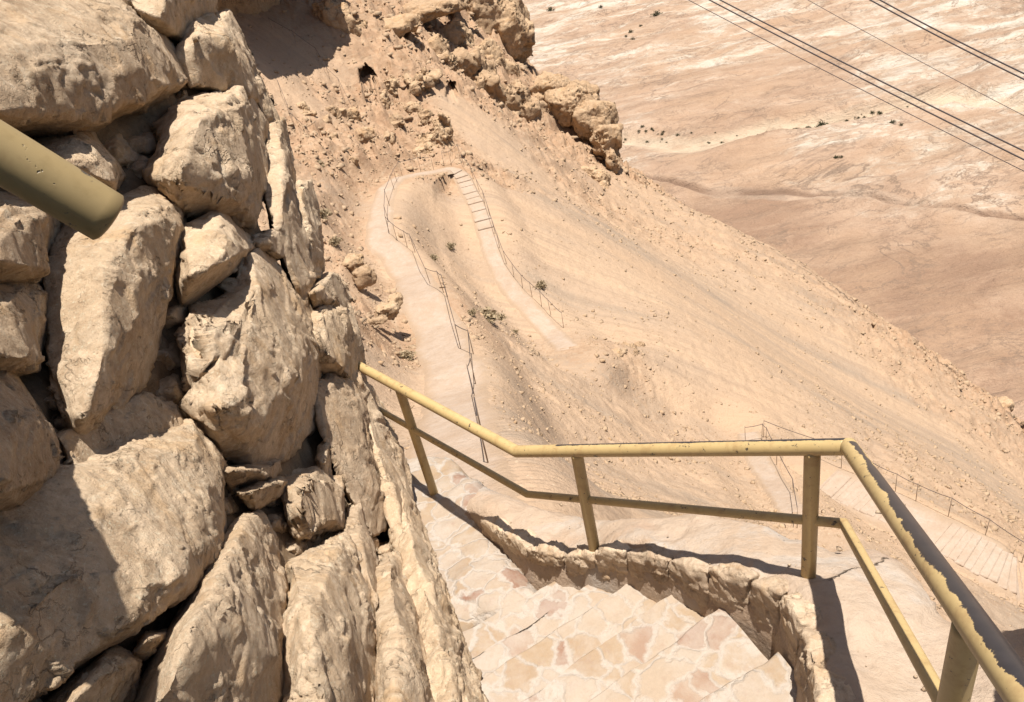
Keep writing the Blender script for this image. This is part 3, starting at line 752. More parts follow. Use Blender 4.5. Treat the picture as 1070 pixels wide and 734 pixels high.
stone([([(188,350),(200,322),(238,309),(260,328),(262,390),(244,440),(206,436),(190,390)], [(210,336,26),(246,338,26),(205,375,28),(240,385,30)]),
       ([(254,268),(272,262),(292,282),(306,302),(338,345),(328,396),(330,440),(300,478),(262,488),(236,478),(200,430),(214,410),(258,380)],
        [(270,290,22),(300,345,32),(322,372,34),(300,400,42),(255,425,48),(225,428,40),(300,440,22),(262,470,12)])], 1.2, vox=2.8, label='long sloping boulder with a pale ridge running down it')
stone([([(264,254),(280,240),(300,245),(307,262),(290,272)], [(285,252,16)])], .8, vox=2.2)
stone([([(277,150),(284,130),(296,128),(306,180),(314,230),(324,290),(330,332),(318,330),(300,285),(286,245),(278,200)], [(296,150,18),(304,210,18),(296,200,22),(315,290,14)])], 1.2, vox=2.2, sm=2)
stone([([(302,196),(312,190),(326,192),(334,232),(336,287),(326,291),(314,240)], [(318,210,14),(328,260,10)])], .9, vox=2.)
stone([([(320,306),(328,296),(342,286),(363,300),(360,324),(328,324)], [(330,306,22),(352,306,22),(342,292,8)])], .8, vox=2.)
stone([([(316,332),(332,320),(362,319),(376,345),(376,392),(362,402),(342,392),(330,385),(318,360)], [(340,335,22),(365,345,22),(362,385,26),(340,372,24)])], .8, vox=2.2)
stone([([(306,350),(316,338),(340,352),(344,366),(330,372),(310,372)], [(318,352,24),(334,358,26)])], .7, vox=2.)
stone([([(326,402),(345,392),(376,388),(388,420),(408,500),(410,545),(386,560),(362,505),(335,455)], [(352,410,20),(378,410,16),(380,470,16),(396,520,8)])], 1.1, vox=2.2)
stone([([(-80,540),(20,520),(85,500),(132,468),(160,455),(198,440),(222,456,10),(232,500,18),(230,570,34),(190,622,46),(112,655,56),(60,695,60),(10,740,60),(-90,780,60)],
        [(140,480,22),(205,465,22),(110,540,34),(170,560,38),(205,580,38),(180,612,44),(110,640,48),(215,500,26),(20,600,44),(60,680,50),(-50,650,50)])], 1.3, vox=3.2, label='widest boulder low in the wall, rough face half in shadow')
stone([([(-80,385),(0,378),(24,402),(46,440),(66,470),(60,500),(28,538),(-80,565)], [(0,410,40),(36,428,40),(20,470,66),(-40,480,90),(46,500,28),(5,515,62)])], .8)
stone([([(62,456),(110,440),(150,412),(200,440),(195,470),(130,492),(90,512)], [(90,470,-8),(130,455,-30)])], .8)
stone([([(228,490),(262,484),(288,482),(294,491),(284,506),(242,508)], [(245,492,20),(280,492,22)])], .7, vox=2.)
stone([([(245,516),(260,506),(302,500),(297,514),(266,534)], [(262,514,22),(290,506,20)])], .7, vox=2.)
stone([([(296,500),(318,494),(336,488),(347,500),(362,522),(356,552),(312,562),(300,542)], [(312,508,26),(340,512,28),(348,540,22),(318,535,24)])], 1.1, vox=2.2)
stone([([(330,482),(340,462),(346,468),(344,490),(336,500)], [(340,480,18)])], .8, vox=1.8)
stone([([(358,490),(368,470),(382,490),(386,505),(372,512)], [(370,490,12)])], .8, vox=1.8)
stone([([(130,790),(140,734),(166,680),(202,628),(236,560),(250,543),(270,540),(284,560),(298,620),(302,680),(296,790)],
        [(245,565,30),(196,660,62),(176,722,64),(250,640,46),(262,580,28),(270,700,36),(215,700,54),(288,640,14)])], 1.25, vox=2.8, label='tall pale slab leaning below the small flat stones')
stone([([(298,650),(303,592),(335,572),(366,560),(386,600),(396,650),(404,700),(380,790),(296,790)],
        [(312,610,26),(355,575,28),(340,620,40),(322,690,44),(365,680,34),(340,740,46),(385,640,14)])], 1.45, vox=2.6, label='coarse brown boulder at the bottom of the wall with a pale left edge')
stone([([(360,560),(372,525),(388,560),(398,620),(404,680),(394,650),(380,600)], [(380,580,18),(394,630,14)])], .8, vox=2.2)
stone([([(390,592),(404,582),(418,582),(432,620),(452,690),(462,800),(396,800),(398,690),(404,640)], [(408,596,26),(415,650,32),(430,700,34),(410,740,32),(440,760,22)])], 1.2, vox=2.4)
stone([([(410,490),(424,510),(442,560),(466,620),(490,690),(512,760),(516,800),(456,800),(444,700),(430,630),(414,560)], [(428,560,22),(450,640,26),(470,700,24),(485,770,20),(446,600,22)])], 1.5, vox=2.4, sm=2, label='narrow ribbed foot of the wall along the paving')
stone([([(372,400),(390,408),(402,440),(422,490),(434,530),(428,575),(412,565),(398,500),(386,440)], [(396,440,14),(412,500,18),(420,545,16)])], 1.2, vox=2.2)
stone([([(132,692),(150,662),(178,658),(178,668),(152,692)], [(155,668,46),(165,666,40)])], .6, vox=2.)
stone([([(30,770),(48,735),(95,692),(122,676),(142,690),(142,722),(110,770)], [(100,700,52),(125,697,52),(70,740,52)])], .9)
# stones beyond the frame on the camera side keep the wall whole from other positions; one is also shaped to cast shade
stone([([(-260,-40),(-90,-50),(-82,120),(-120,190),(-260,200)], [(-180,40,40),(-110,60,36)])], 1.0)
stone([([(-260,210),(-110,195),(-66,220),(-66,400),(-120,440),(-260,440)], [(-190,240,110),(-92,262,118),(-98,330,128),(-140,372,120),(-180,380,100)])], 1.0)  # unseen; its jutting peaks are added to shade the widest boulder's left part
stone([([(-260,450),(-110,445),(-70,480),(-88,640),(-260,660)], [(-160,520,40),(-110,560,36)])], 1.0)
stone([([(-260,670),(-90,650),(-90,780),(20,745),(120,790),(80,900),(-260,900)], [(-100,800,40),(0,820,40)])], 1.0)
stone([([(125,800),(300,792),(520,805),(540,900),(300,960),(100,900)], [(220,850,30),(400,860,30)])], 1.2)
stone([([(-260,-220),(100,-200),(118,-75),(60,-36),(-80,-48),(-260,-50)], [(-80,-110,40),(60,-110,34)])], 1.0)
stone([([(110,-220),(215,-210),(226,-64),(120,-74)], [(170,-130,26)])], 1.0)

# small packing stones wedged in the joints
_fr = random.Random(21)
for (x, y, r_) in [(128,160,26),(150,150,20),(148,176,18),(20,292,14),(46,300,12),(55,420,18),(70,440,14),(182,330,16),(178,372,20),(180,408,22),(166,424,16),(196,446,14),(225,490,12),(236,530,16),(240,508,10),(300,520,14),(290,545,18),(308,575,14),(320,560,12),(236,620,12),(296,620,10),
                (270,250,9),(262,300,12),(310,305,8),(332,380,8),(345,470,14),(352,455,10),(370,480,12),(366,540,14),(385,570,12),(404,575,10),(420,600,8),(120,650,14),(75,690,14),(150,640,12),(280,520,14),(265,500,10),(205,230,8),(150,392,12),(330,440,10)]:
    n_ = _fr.randint(6, 8); a0 = _fr.uniform(0, 6)
    ol = [(x + r_ * _fr.uniform(.75, 1.25) * math.cos(a0 + k * 6.283 / n_) * 1.1, y + r_ * _fr.uniform(.75, 1.25) * math.sin(a0 + k * 6.283 / n_) * .8, -26) for k in range(n_)]
    stone([(ol, [(x + _fr.uniform(-4, 4), y - 2, -6), (x + r_ * .3, y + r_ * .3, -10)])], .9, vox=2.2, size=60)

def build_core():
    us = np.linspace(-270, 530, 150); vs = np.linspace(-230, 960, 190); A, B = np.meshgrid(us, vs, indexing='ij')
    px, py = A.ravel(), B.ravel()
    # right-hand limit of the wall at each image row
    lim = np.interp(py, [-230, -60, 20, 130, 280, 385, 480, 560, 640, 734, 800, 960], [205, 212, 232, 276, 322, 362, 396, 424, 452, 488, 505, 540])
    px = np.where(px > lim, lim, px)
    d = np.exp(WT(np.c_[px, py])); V = rays(px, py) * (d * (1 + 46 / F))[:, None]
    edge = smooth(40, 0, lim - px); V += rays(px, py) * (edge * .35)[:, None] + np.array([-.25, .1, 0]) * edge[:, None]
    V += .03 * np.c_[fbm(V * 7, 3), fbm(V * 7 + 20, 3), fbm(V * 7 + 60, 3)]
    me = mesh_from(V - WL, grid_faces(150, 190), 'core'); link('earth_core', me, M_CORE, wall)
build_core()

# ================================================================== NEAR STEPS, LANDING, LEDGE
ped = [  # outer corner of each nosing (px, py, z of the tread), then the wall end of the nosing
 ((580,606),(496,652),-2.90), ((621,606),(490,690),-2.82), ((658,607),(496,712),-2.73), ((705,617),(506,760),-2.63), ((753,634),(520,800),-2.53), ((813,680),(540,850),-2.42)]
stairs = empty('stone_staircase', atz(600, 640, -2.8), 'flight of crazy-paved stone steps going down between the boulder wall and the kerb', 'staircase')
SL = np.array(stairs.location)
nos = []
for o, i, z in ped:
    a = atz(*o, z); b = atz(*i, z); nos.append((a, b, z))
# treads further up, past the frame, towards the standing point
last = nos[-1]
for k in range(1, 6):
    z = last[2] + .13 * k; a = np.array([.74 + .03 * k, 1.30 - .30 * k, z]); b = np.array([-.34 + .02 * k, .72 - .30 * k, z]); nos.append((a, b, z))
def tread_mesh(a, b, a2, b2, z, drop=.30):
    """tread from nosing a-b (far, low side) back to nosing a2-b2 (near, high side)"""
    n, m_ = 64, 30; V = []
    u = np.linspace(0, 1, n)
    front = a[None] + (b - a)[None] * u[:, None]; back_ = a2[None] + (b2 - a2)[None] * u[:, None]
    dirn = back_ - front; dirn[:, 2] = 0
    ln = np.linalg.norm(dirn, axis=1)[:, None]
    wig = .013 * fbm(np.c_[front[:, :2] * 7, np.full(n, z)], 3)
    front = front + dirn / ln * wig[:, None]
    back_ = back_ + dirn / ln * .06
    rows = [front * [1, 1, 0] + [0, 0, z - drop] - dirn / ln * .05, front * [1, 1, 0] + [0, 0, z - .05] - dirn / ln * .008, front * [1, 1, 0] + [0, 0, z - .012]]
    for v in np.linspace(0, 1, m_): rows.append((front * (1 - v) + back_ * v) * [1, 1, 0] + [0, 0, z] + dirn / ln * (.008 if v == 0 else 0))
    V = np.stack(rows, 1)
    V[:, 3:, 2] += .012 * fbm(np.c_[V[:, 3:, 0].ravel() * 5, V[:, 3:, 1].ravel() * 5, np.full(n * m_, z * 3)], 4).reshape(n, m_)
    return mesh_from(V.reshape(-1, 3) - SL, grid_faces(n, m_ + 3)[:, ::-1], 'step')
def extend(a, b, e0, e1):
    d = b - a; L = np.linalg.norm(d); return a - d / L * e0, b + d / L * e1
for k in range(len(nos) - 1):
    a, b, z = nos[k]; a2, b2, z2 = nos[k + 1]
    a, b = extend(a, b, .0, .35); a2, b2 = extend(a2, b2, .0, .35)
    me = tread_mesh(a, b, a2, b2, z)
    # side cheek under the outer ends so the teeth read as stone
    link('step', me, M_PAVE, stairs)
# outer cheek wall of the stairs (the dark side under the saw-tooth edge)
bm = bmesh.new(); prev = None
for k in range(len(nos) - 1):
    a, z = nos[k][0], nos[k][2]; a2 = nos[k + 1][0]
    q = [Vector(np.r_[a[:2], z - .002] - SL), Vector(np.r_[a2[:2], z - .002] - SL), Vector(np.r_[a2[:2], z - 1.0] - SL), Vector(np.r_[a[:2], z - 1.0] - SL)]
    bm.faces.new([bm.verts.new(v) for v in q])
me = bpy.data.meshes.new('cheek'); bm.to_mesh(me); bm.free(); link('cheek', me, M_KERB, stairs)

# landing + ledge: one sheet in plan, heights through control points
kerb_px = [(503,541,-2.87),(527,555,-2.81),(552,571,-2.76),(590,580,-2.71),(622,576,-2.62),(655,574,-2.53),(700,583,-2.45),(742,595,-2.37),(786,604,-2.30),(820,618,-2.25),(842,652,-2.19),(854,692,-2.12),(862,740,-2.04),(868,800,-1.95),(872,880,-1.85),(876,990,-1.7)]
K = np.array([atz(*p) for p in kerb_px])
T = np.gradient(K[:, :2], axis=0); T /= np.linalg.norm(T, axis=1)[:, None]; Xn = np.c_[-T[:, 1], T[:, 0]]
Xn = np.where((((K[:, :2] - np.array([.1, 1.5])) * Xn).sum(1) > 0)[:, None], Xn, -Xn)   # outward side
lz = [(456,522,-3.07),(517,512,-3.04),(560,527,-2.93),(640,537,-2.74),(720,536,-2.62),(800,547,-2.52),(860,565,-2.46),(940,585,-2.44),(975,625,-2.35),(1000,690,-2.22),
      (425,478,-3.15),(380,470,-3.17),(1040,700,-2.18),(1130,700,-2.1),(1100,800,-2.0),(480,500,-3.10)]
LZ = TPS([atz(*p)[:2] for p in lz] + [K[k, :2] + Xn[k] * w for k in range(len(K)) for w in (0., .14)], [p[2] for p in lz] + [K[k, 2] - .02 - w * .1 for k in range(len(K)) for w in (0., .14)], scale=1.0, reg=2e-3)
lz2 = [(456,522,-3.03),(505,545,-2.99),(440,560,-3.0),(500,600,-2.94),(580,612,-2.93),(540,575,-2.96),(425,478,-3.1),(380,470,-3.12),(480,500,-3.05),(470,680,-2.9),(380,600,-3.0)]
LZ2 = TPS([atz(*p)[:2] for p in lz2], [p[2] for p in lz2], scale=1.0, reg=4e-3)
def lhit(px, py):
    r = ray(px, py); t = np.linspace(1.0, 7, 1500); Q = r[None] * t[:, None]
    dz = Q[:, 2] - LZ(Q[:, :2]); k = max(1, int(np.argmax(dz < 0))); return Q[k]
outer_px = [(330,462),(395,462),(425,476),(440,478),(470,482),(496,500),(517,511),(540,518),(560,526),(600,531),(640,536),(680,535),(720,534),(760,538),(800,545),(835,556),(870,566),(905,566),(945,584),(972,615),(990,640),(1036,650),(1110,640),(1180,700),(1230,820),(1240,900)]
inner_px = [(300,800),(420,745),(440,700),(470,700),(490,655),(510,640),(560,618),(580,607)]
outer = [lhit(*p) for p in outer_px]
M_LEDGE = ledge_material(lhit(862,609), lhit(928,584))
def build_ledge(name, poly, mat, skirt, amp, seed, LZ):
    """fine plan mesh inside a polygon with a ragged broken rim"""
    P = []
    n = len(poly)
    for k in range(n):
        a, b = np.array(poly[k][:2]), np.array(poly[(k + 1) % n][:2]); m_ = max(1, int(np.linalg.norm(b - a) / .02))
        for j in range(m_): P.append(a + (b - a) * j / m_)
    P = np.array(P); wob = np.c_[fbm(np.c_[P * 6, P[:, :1] * 0 + seed], 4), fbm(np.c_[P * 6, P[:, :1] * 0 + seed + 9], 4)]
    P = P + amp * wob
    lo, hi = P.min(0), P.max(0); st = .018
    gx = np.arange(lo[0], hi[0], st); gy = np.arange(lo[1], hi[1], st); A, B = np.meshgrid(gx, gy, indexing='ij')
    q = np.c_[A.ravel(), B.ravel()]; ins = np.zeros(len(q), bool); j = len(P) - 1
    for i in range(len(P)):
        c = ((P[i, 1] > q[:, 1]) != (P[j, 1] > q[:, 1]))
        with np.errstate(divide='ignore', invalid='ignore'):
            xx = (P[j, 0] - P[i, 0]) * (q[:, 1] - P[i, 1]) / (P[j, 1] - P[i, 1]) + P[i, 0]
        ins ^= c & (q[:, 0] < xx); j = i
    # distance to the rim for rounding it off
    dd = np.full(len(q), 9.0)
    for c in range(0, len(q), 4000): dd[c:c + 4000] = np.sqrt(((q[c:c + 4000, None] - P[None]) ** 2).sum(-1)).min(1)
    out = np.where(ins, dd, -dd)
    keep = out > -.16
    z = LZ(q); z = z + .05 * fbm(np.c_[q * 1.6, z * 0 + seed], 3) * .5 + .012 * fbm(np.c_[q * 7, z * 0], 4) + .02 * np.clip(noise3(np.c_[q * 2.6, z * 0 + 4]), -.06, .06) / .06 * .5
    z = z - skirt * smooth(.02, -.16, out) - .03 * smooth(.08, 0, out)
    idx = -np.ones(len(q), int); idx[keep] = np.arange(keep.sum())
    f = grid_faces(len(gx), len(gy)); f = idx[f]; f = f[(f >= 0).all(1)]
    me = mesh_from(np.c_[q, z][keep], f, name); tag(link(name, me, mat), kind='structure'); return me
# kerb line in plan (inner top edge), used by the sheets and by the stones
outer_plan = [tuple(p[:2]) for p in outer]
ledge_poly = outer_plan + [(.95, .35), (.72, .35)] + [tuple(p[:2]) for p in K[::-1]][2:] + [tuple(lhit(470,500)[:2])]
build_ledge('rock_ledge', outer_plan[3:] + [(1.25, .3), (.66, .3)] + [tuple(p[:2]) for p in K[::-1]][2:] + [tuple(lhit(455,515)[:2])], M_LEDGE, .9, .02, 3., LZ)
land_in = [lhit(*p) for p in [(300,470),(380,464),(425,477),(470,483),(500,505),(512,522),(508,542),(540,574),(575,600),(600,620)]]
land_back = [nos[0][0] + (nos[1][0] - nos[0][0]) * .5, nos[0][1] + np.array([-.3, 0, 0]), np.array([-1.4, 2.4, 0]), np.array([-2.0, 3.8, 0])]
_LZ = LZ
build_ledge('landing', [tuple(p[:2]) for p in land_in + land_back], M_PAVE, .5, .012, 8., LZ2)
bpy.data.objects['landing'].location.z = .004

# ------------------------------------------------------------------ kerb stones
kerb = empty('stone_kerb', K[5], 'low kerb of rough limestone blocks carrying the yellow handrail posts', 'kerb')
KL = np.array(kerb.location)
for k in range(len(K) - 1):
    a, b = K[k], K[k + 1]; na, nb = Xn[k], Xn[k + 1]; L = np.linalg.norm(b - a)
    rnd = random.Random(k * 5 + 1); g_ = .012
    w = rnd.uniform(.10, .14); dz = rnd.uniform(-.008, .008); ov = .05
    u = (b - a) / L; a_ = a + u * g_ * .3; b_ = b - u * g_ * .3
    deep = .45 if k > 2 else .20; f_ = .3 if k < 6 else (-.9 if k > 8 else -.4)
    pts = []
    for p, nn in ((a_, na), (b_, nb)):
        pts += [np.r_[p[:2] - nn * .012, p[2] + dz], np.r_[p[:2] + nn * w, p[2] + dz - .085], np.r_[p[:2] + nn * ov * f_, p[2] - deep], np.r_[p[:2] + nn * (w + .01), p[2] - deep], np.r_[p[:2] - nn * .022, p[2] + dz - .045]]
    pts.append(np.r_[((a + b) / 2)[:2] + (na + nb) / 2 * w * .4, (a[2] + b[2]) / 2 + dz + .004 + rnd.uniform(0, .01)])
    me = hulls_mesh([[Vector(p - KL) for p in pts]], .0065, 2)
    chisel(me, .085, k * 2.3, .9); roughen(me, .13, .014, 60 + k * 1.9, .1, .25)
    link('kerb_stone', me, M_KERB, kerb)

# ------------------------------------------------------------------ grit lying on the ledge and the landing (uncountable)
def grit():
    rng = np.random.RandomState(8); VV, FF, o = [], [], 0; pts = []
    for k in range(900):
        x, y = rng.uniform(430, 1000), rng.uniform(480, 734)
        p = lhit(x, y); dk = np.hypot(*(K[:, :2] - p[:2]).T)
        inside = np.sign(((K[dk.argmin(), :2] - p[:2]) * Xn[dk.argmin()]).sum())
        if inside > 0 or dk.min() < .03: continue
        edge = np.exp(-dk.min() / .25)
        if rng.uniform() < .25 + .6 * edge: pts.append(p)
    for p in pts:
        b = rng.normal(size=(9, 3)); b /= np.linalg.norm(b, axis=1)[:, None]; s_ = .0025 + .004 * rng.pareto(2.6)
        bm = bmesh.new()
        for v in b * np.array([1, .8, .6]) * min(s_, .016): bm.verts.new(v)
        bmesh.ops.convex_hull(bm, input=bm.verts); bmesh.ops.delete(bm, geom=[v for v in bm.verts if not v.link_faces], context='VERTS'); bmesh.ops.triangulate(bm, faces=bm.faces); bm.verts.index_update()
        VV.append(np.array([v.co[:] for v in bm.verts]) + p); FF.append(np.array([[v.index for v in f.verts] for f in bm.faces]) + o); o += len(VV[-1]); bm.free()
    tag(link('gravel', mesh_from(np.concatenate(VV), np.concatenate(FF), 'gravel', False), M_KERB), 'loose grit lying on the pale ledge outside the kerb', 'gravel', None, 'stuff')
grit()
# ------------------------------------------------------------------ handrail
C0 = at(372, 381, 4.42); C1 = at(540, 472, 3.38); C2 = at(887, 467, 2.30); C3 = at(1065, 720, 1.06); C4 = C3 + (C3 - C2) * .9
rail = empty('handrail', at(842, 610, 2.72), 'bent yellow painted pipe handrail on posts, black where the paint has worn off', 'handrail')
HL = np.array(rail.location)
L0 = np.linalg.norm(C1 - C0); L1 = L0 + np.linalg.norm(C2 - C1); L2 = L1 + np.linalg.norm(C3 - C2)
def wear_top(s, t):
    # turn 0 = top; positive = right-hand side of the walking direction C0->C4
    w = np.full(len(s), -.6)
    seg1 = (s > L0 + .25) & (s < L1); w = np.where(seg1, .76 - np.abs(t + .05) * 5.0 + .10 * noise3(np.c_[s * 2.2, s * 0, s * 0]), w)
    k = np.clip((s - L1) / (L2 - L1), 0, 1.9)
    centre = -.03 - .08 * np.clip(k, 0, 1); half = .03 + .16 * np.clip(k * 1.5, 0, 1)
    half = half + .05 * fbm(np.c_[s * 5.3, t * 2, s * 0], 3); d = np.abs(((t - centre + .5) % 1) - .5)
    w = np.where(s >= L1 + .03,   .50 + (half - d) * 2.6, w)
    return w
link('top_rail', tube_mesh([p - HL for p in (C0, C1, C2, C3, C4)], .026, 48, .007, wear_top), M_PAINT, rail)
def low(top_a, px):   # mid-rail points hang straight under the top rail at the traced pixel
    r = ray(*px); k = (top_a[:2] @ r[:2]) / (r[:2] @ r[:2]); return np.r_[top_a[:2], (r * k)[2]]
def seg(a, b, px):    # point of a rail segment seen at image column px
    t = np.linspace(-.2, 1.2, 4001)[:, None]; Q = a + (b - a) * t; x = CX + F * (Q @ RT) / (Q @ FW); return Q[np.argmin(np.abs(x - px))]
D0 = low(C0, (396, 420)); D1 = low(C1, (549, 517)); D2 = low(C2, (880, 547)); D3 = low(seg(C2, C3, 1000), (985, 728)); D4 = D3 + (C4 - C3) * 1.0
m0 = D1 + (D0 - D1) * .97
link('mid_rail', tube_mesh([p - HL for p in (m0, D1, D2, D3, D4)], .0165, 20, .02, None), M_PAINT, rail)
posts = [(C0, C1, 417, (456,524)), (C1, C2, 602, (624,580)), (C1, C2, 849, (841,613)), (C2, C3, 1014, None)]
for a, b, x, bp in posts:
    T_ = seg(a, b, x); B_ = low(T_, bp) if bp else np.r_[T_[:2], -1.95]
    link('post', tube_mesh([B_ - HL - [0, 0, .12], T_ - HL - [0, 0, .010]], .0248, 24, .02, None), M_PAINT, rail)
_P5 = C4 + (C3 - C4) * .05; link('post', tube_mesh([np.r_[_P5[:2], -1.7] - HL, _P5 - HL], .0265, 24, .05, None), M_PAINT, rail)

# pipe end poking in at the top left, fixed into the wall out of frame
pe = at(127, 236, .66); pi = at(-4, 158, .60); dr = (pe - pi) / np.linalg.norm(pe - pi)
pipe = empty('pipe_handrail', pe - dr * 1.0, 'blunt end of a thick ochre pipe rail hanging in front of the top left boulders', 'pipe rail')
PL = np.array(pipe.location)
tube_pts = [pe - dr * 1.0 - PL, pe - dr * .012 - PL]
me = tube_mesh(tube_pts, .0222, 36, .01, None)
bm = bmesh.new(); bm.from_mesh(me)
capf = max((f for f in bm.faces if len(f.verts) > 8), key=lambda f: f.calc_center_median().dot(Vector(dr)))
r_ = bmesh.ops.inset_region(bm, faces=[capf], thickness=.0025); bmesh.ops.translate(bm, verts=capf.verts, vec=Vector(dr) * .002)
r_ = bmesh.ops.inset_region(bm, faces=[capf], thickness=.004); bmesh.ops.translate(bm, verts=capf.verts, vec=Vector(dr) * .001)
bm.to_mesh(me); bm.free(); me.polygons.foreach_set('use_smooth', np.ones(len(me.polygons), bool))
link('pipe', me, M_PIPE, pipe)
ps = pe - dr * .80; link('post', tube_mesh([np.r_[ps[:2], -1.9] - PL, ps - PL], .0245, 24, .05, None), M_PAINT, pipe)

# ================================================================== OUTCROPS ON THE SLOPE
def split_mesh(me):
    n = len(me.vertices); ed = np.empty(len(me.edges) * 2, np.int32); me.edges.foreach_get('vertices', ed); ed = ed.reshape(-1, 2)
    lab = np.arange(n)
    while True:
        m_ = np.minimum(lab[ed[:, 0]], lab[ed[:, 1]]); old = lab.copy()
        np.minimum.at(lab, ed[:, 0], m_); np.minimum.at(lab, ed[:, 1], m_); lab = lab[lab]
        if (lab == old).all(): break
    co = get_co(me); fl = np.array([list(p.vertices) for p in me.polygons if len(p.vertices) == 4]); out = []
    u, cnt = np.unique(lab, return_counts=True)
    if len(u) == 1: return [me]
    for k in u[cnt > 60]:
        vs = np.where(lab == k)[0]; idx = -np.ones(n, int); idx[vs] = np.arange(len(vs)); f = fl[lab[fl[:, 0]] == k]
        out.append(mesh_from(co[vs], idx[f], 'block'))
    return out
def outcrop(blobs, label, cat='rock', size=2.0, amp=.35, vox=.11, group=None, name='rock_outcrop', strat=.1):
    """blobs: list of (px, py, depth, (rx, ry, rz)) ellipsoidal block clusters, jittered and unioned"""
    blobs = [(x, y, float((hit(x, y) @ FW)) if d is None else d, r_) for x, y, d, r_ in blobs]
    P0 = at(*blobs[0][:3]); hs = []
    for i, (x, y, d, (rx, ry, rz)) in enumerate(blobs):
        c = at(x, y, d) - P0; rnd = random.Random(int(x * 7 + y * 13 + i)); pts = []
        a0 = rnd.uniform(0, 3)
        for k in range(16):
            th = a0 + k * 2.399; zz = -1 + 2 * (k + .5) / 16; rr_ = (1 - zz * zz) ** .35
            pts.append(Vector(c + np.array([rx * rr_ * math.cos(th) * rnd.uniform(.8, 1.15), ry * rr_ * math.sin(th) * rnd.uniform(.8, 1.15), rz * zz])))
        hs.append(pts)
    me = hulls_mesh(hs, vox, 1); roughen(me, size * 1.5, amp * .9, blobs[0][0] * .13, strat, .3, .5); chisel(me, size * .55, blobs[0][0] * .3, .9); chisel(me, size * .22, blobs[0][0] * .7, .8); roughen(me, size * .5, amp * .16, blobs[0][0] * .5, 0, .3, .5)
    comps = split_mesh(me)
    if len(comps) == 1: return tag(link(name, me, M_CLIFF, None, P0), label, cat, group)
    e = empty(name, P0, label, cat, group)
    for m_ in comps: link('block', m_, M_CLIFF, e)
    return e
def band(pts, seed):
    rnd = random.Random(seed); out = []
    for x, y, r_ in pts:
        for q in range(2):
            out.append((x + rnd.uniform(-9, 9), y + rnd.uniform(-7, 7), None, (r_ * rnd.uniform(.7, 1.2), r_ * rnd.uniform(.6, 1.0), r_ * rnd.uniform(.6, 1.15))))
    return out
outcrop([(505,15,97,(4.5,4,5)),(535,35,98,(3,3.5,5)),(500,70,92,(4.0,3,3.2)),(530,80,94,(2,2,2.5)),(480,-30,102,(9,6,6))] + band([(470,40,2.6),(455,62,2.0),(485,78,2.2),(510,92,2.2),(535,100,2.0),(552,112,1.6),(440,85,1.5)], 2), 'big broken brown cliff standing against the plain at the top', 'cliff', 2.6, .8, .17)
outcrop([(598,108,92,(3.5,3,2.5)),(622,128,91,(3,2.5,2.8)),(634,150,89,(2.0,2,2.4)),(575,95,95,(3,3,2.)),(640,168,88,(1.2,1.2,1.4))] + band([(590,120,1.6),(606,140,1.5),(620,158,1.4)], 5), 'rugged cliff edge with a dark right flank midway along the ridge', 'cliff', 1.9, .6, .14)
outcrop(band([(400,104,.9),(415,96,1.0),(432,112,1.0),(448,128,.9),(420,130,.8),(452,148,.8)], 9), 'pitted rocks in a band right of the little cave mouth', 'rock', .9, .3, .075)
outcrop(band([(318,118,.6),(340,126,.7),(362,122,.7),(352,146,.6),(385,142,.7),(405,150,.6),(376,164,.5)], 12), 'low broken ledge of rocks below the dark shadow', 'rock', .7, .25, .06)
outcrop([(626,192,82,(1.4,1.2,1.7)),(612,182,83,(1.5,1.2,1.0)),(630,200,81,(.7,.7,1.1))], 'small dark sided crag just below the ridge cliff', 'rock', 1.2, .35, .09)
outcrop([(595,190,80,(1.0,.8,.6)),(604,198,79.5,(.6,.5,.4))], 'low tan rocks left of the small crag below the ridge', 'rock', .8, .22, .07)
outcrop([(430,15,None,(6,3,1.3)),(402,30,None,(4,2,.9)),(455,5,None,(5,3,1.6))], 'banded rock shelf crossing the top between the dark overhang and the cliff knob', 'cliff', 2.0, .5, .15)
outcrop([(362,32,None,(1.5,1.3,2.1)),(346,24,None,(1.5,1.4,2.3)),(380,34,None,(.7,.8,1.5))], 'upright fluted rock pillar beside the dark overhang', 'rock', 1.2, .35, .09)
outcrop([(455,150,58,(1.5,1,1.3)),(448,160,56,(1.0,.8,.8)),(462,135,60,(1.0,.9,1.2))], 'craggy rib just above the hairpin bend', 'rock', 1.0, .4, .08)
outcrop([(380,290,31,(.55,.4,.45)),(370,275,32,(.5,.4,.4))], 'crumbly rock cluster left of the bend in the path', 'rock', .6, .2, .05)
outcrop([(405,325,28,(.55,.4,.35)),(413,313,28.5,(.4,.35,.3)),(395,335,27,(.45,.3,.22))], 'leaning rock slab at the left edge of the near path', 'rock', .6, .16, .045)
outcrop([(655,366,None,(.55,.45,.25)),(668,361,None,(.3,.3,.22)),(643,370,None,(.35,.3,.2)),(661,371,None,(.3,.25,.2))], 'low cluster of orange rocks on the bare slope above the rail', 'rocks', .5, .2, .05)
outcrop([(1055,458,74,(.9,.9,1.3)),(1050,445,74.5,(1.1,1,.9)),(1047,425,75,(1.2,1,.8))], 'dark boulder near the right edge of the slope', 'rock', 1.0, .3, .1)
outcrop([(730,286,88,(0,0,0.01))] if False else [(840,288,89,(.7,.6,.5))], 'small dark rock on the crest of the slope against the plain', 'rock', .6, .2, .07)
outcrop([(565,448,27,(.13,.12,.16))], 'single small stone below the hairpin path, above the rail', 'rock', .2, .05, .015)
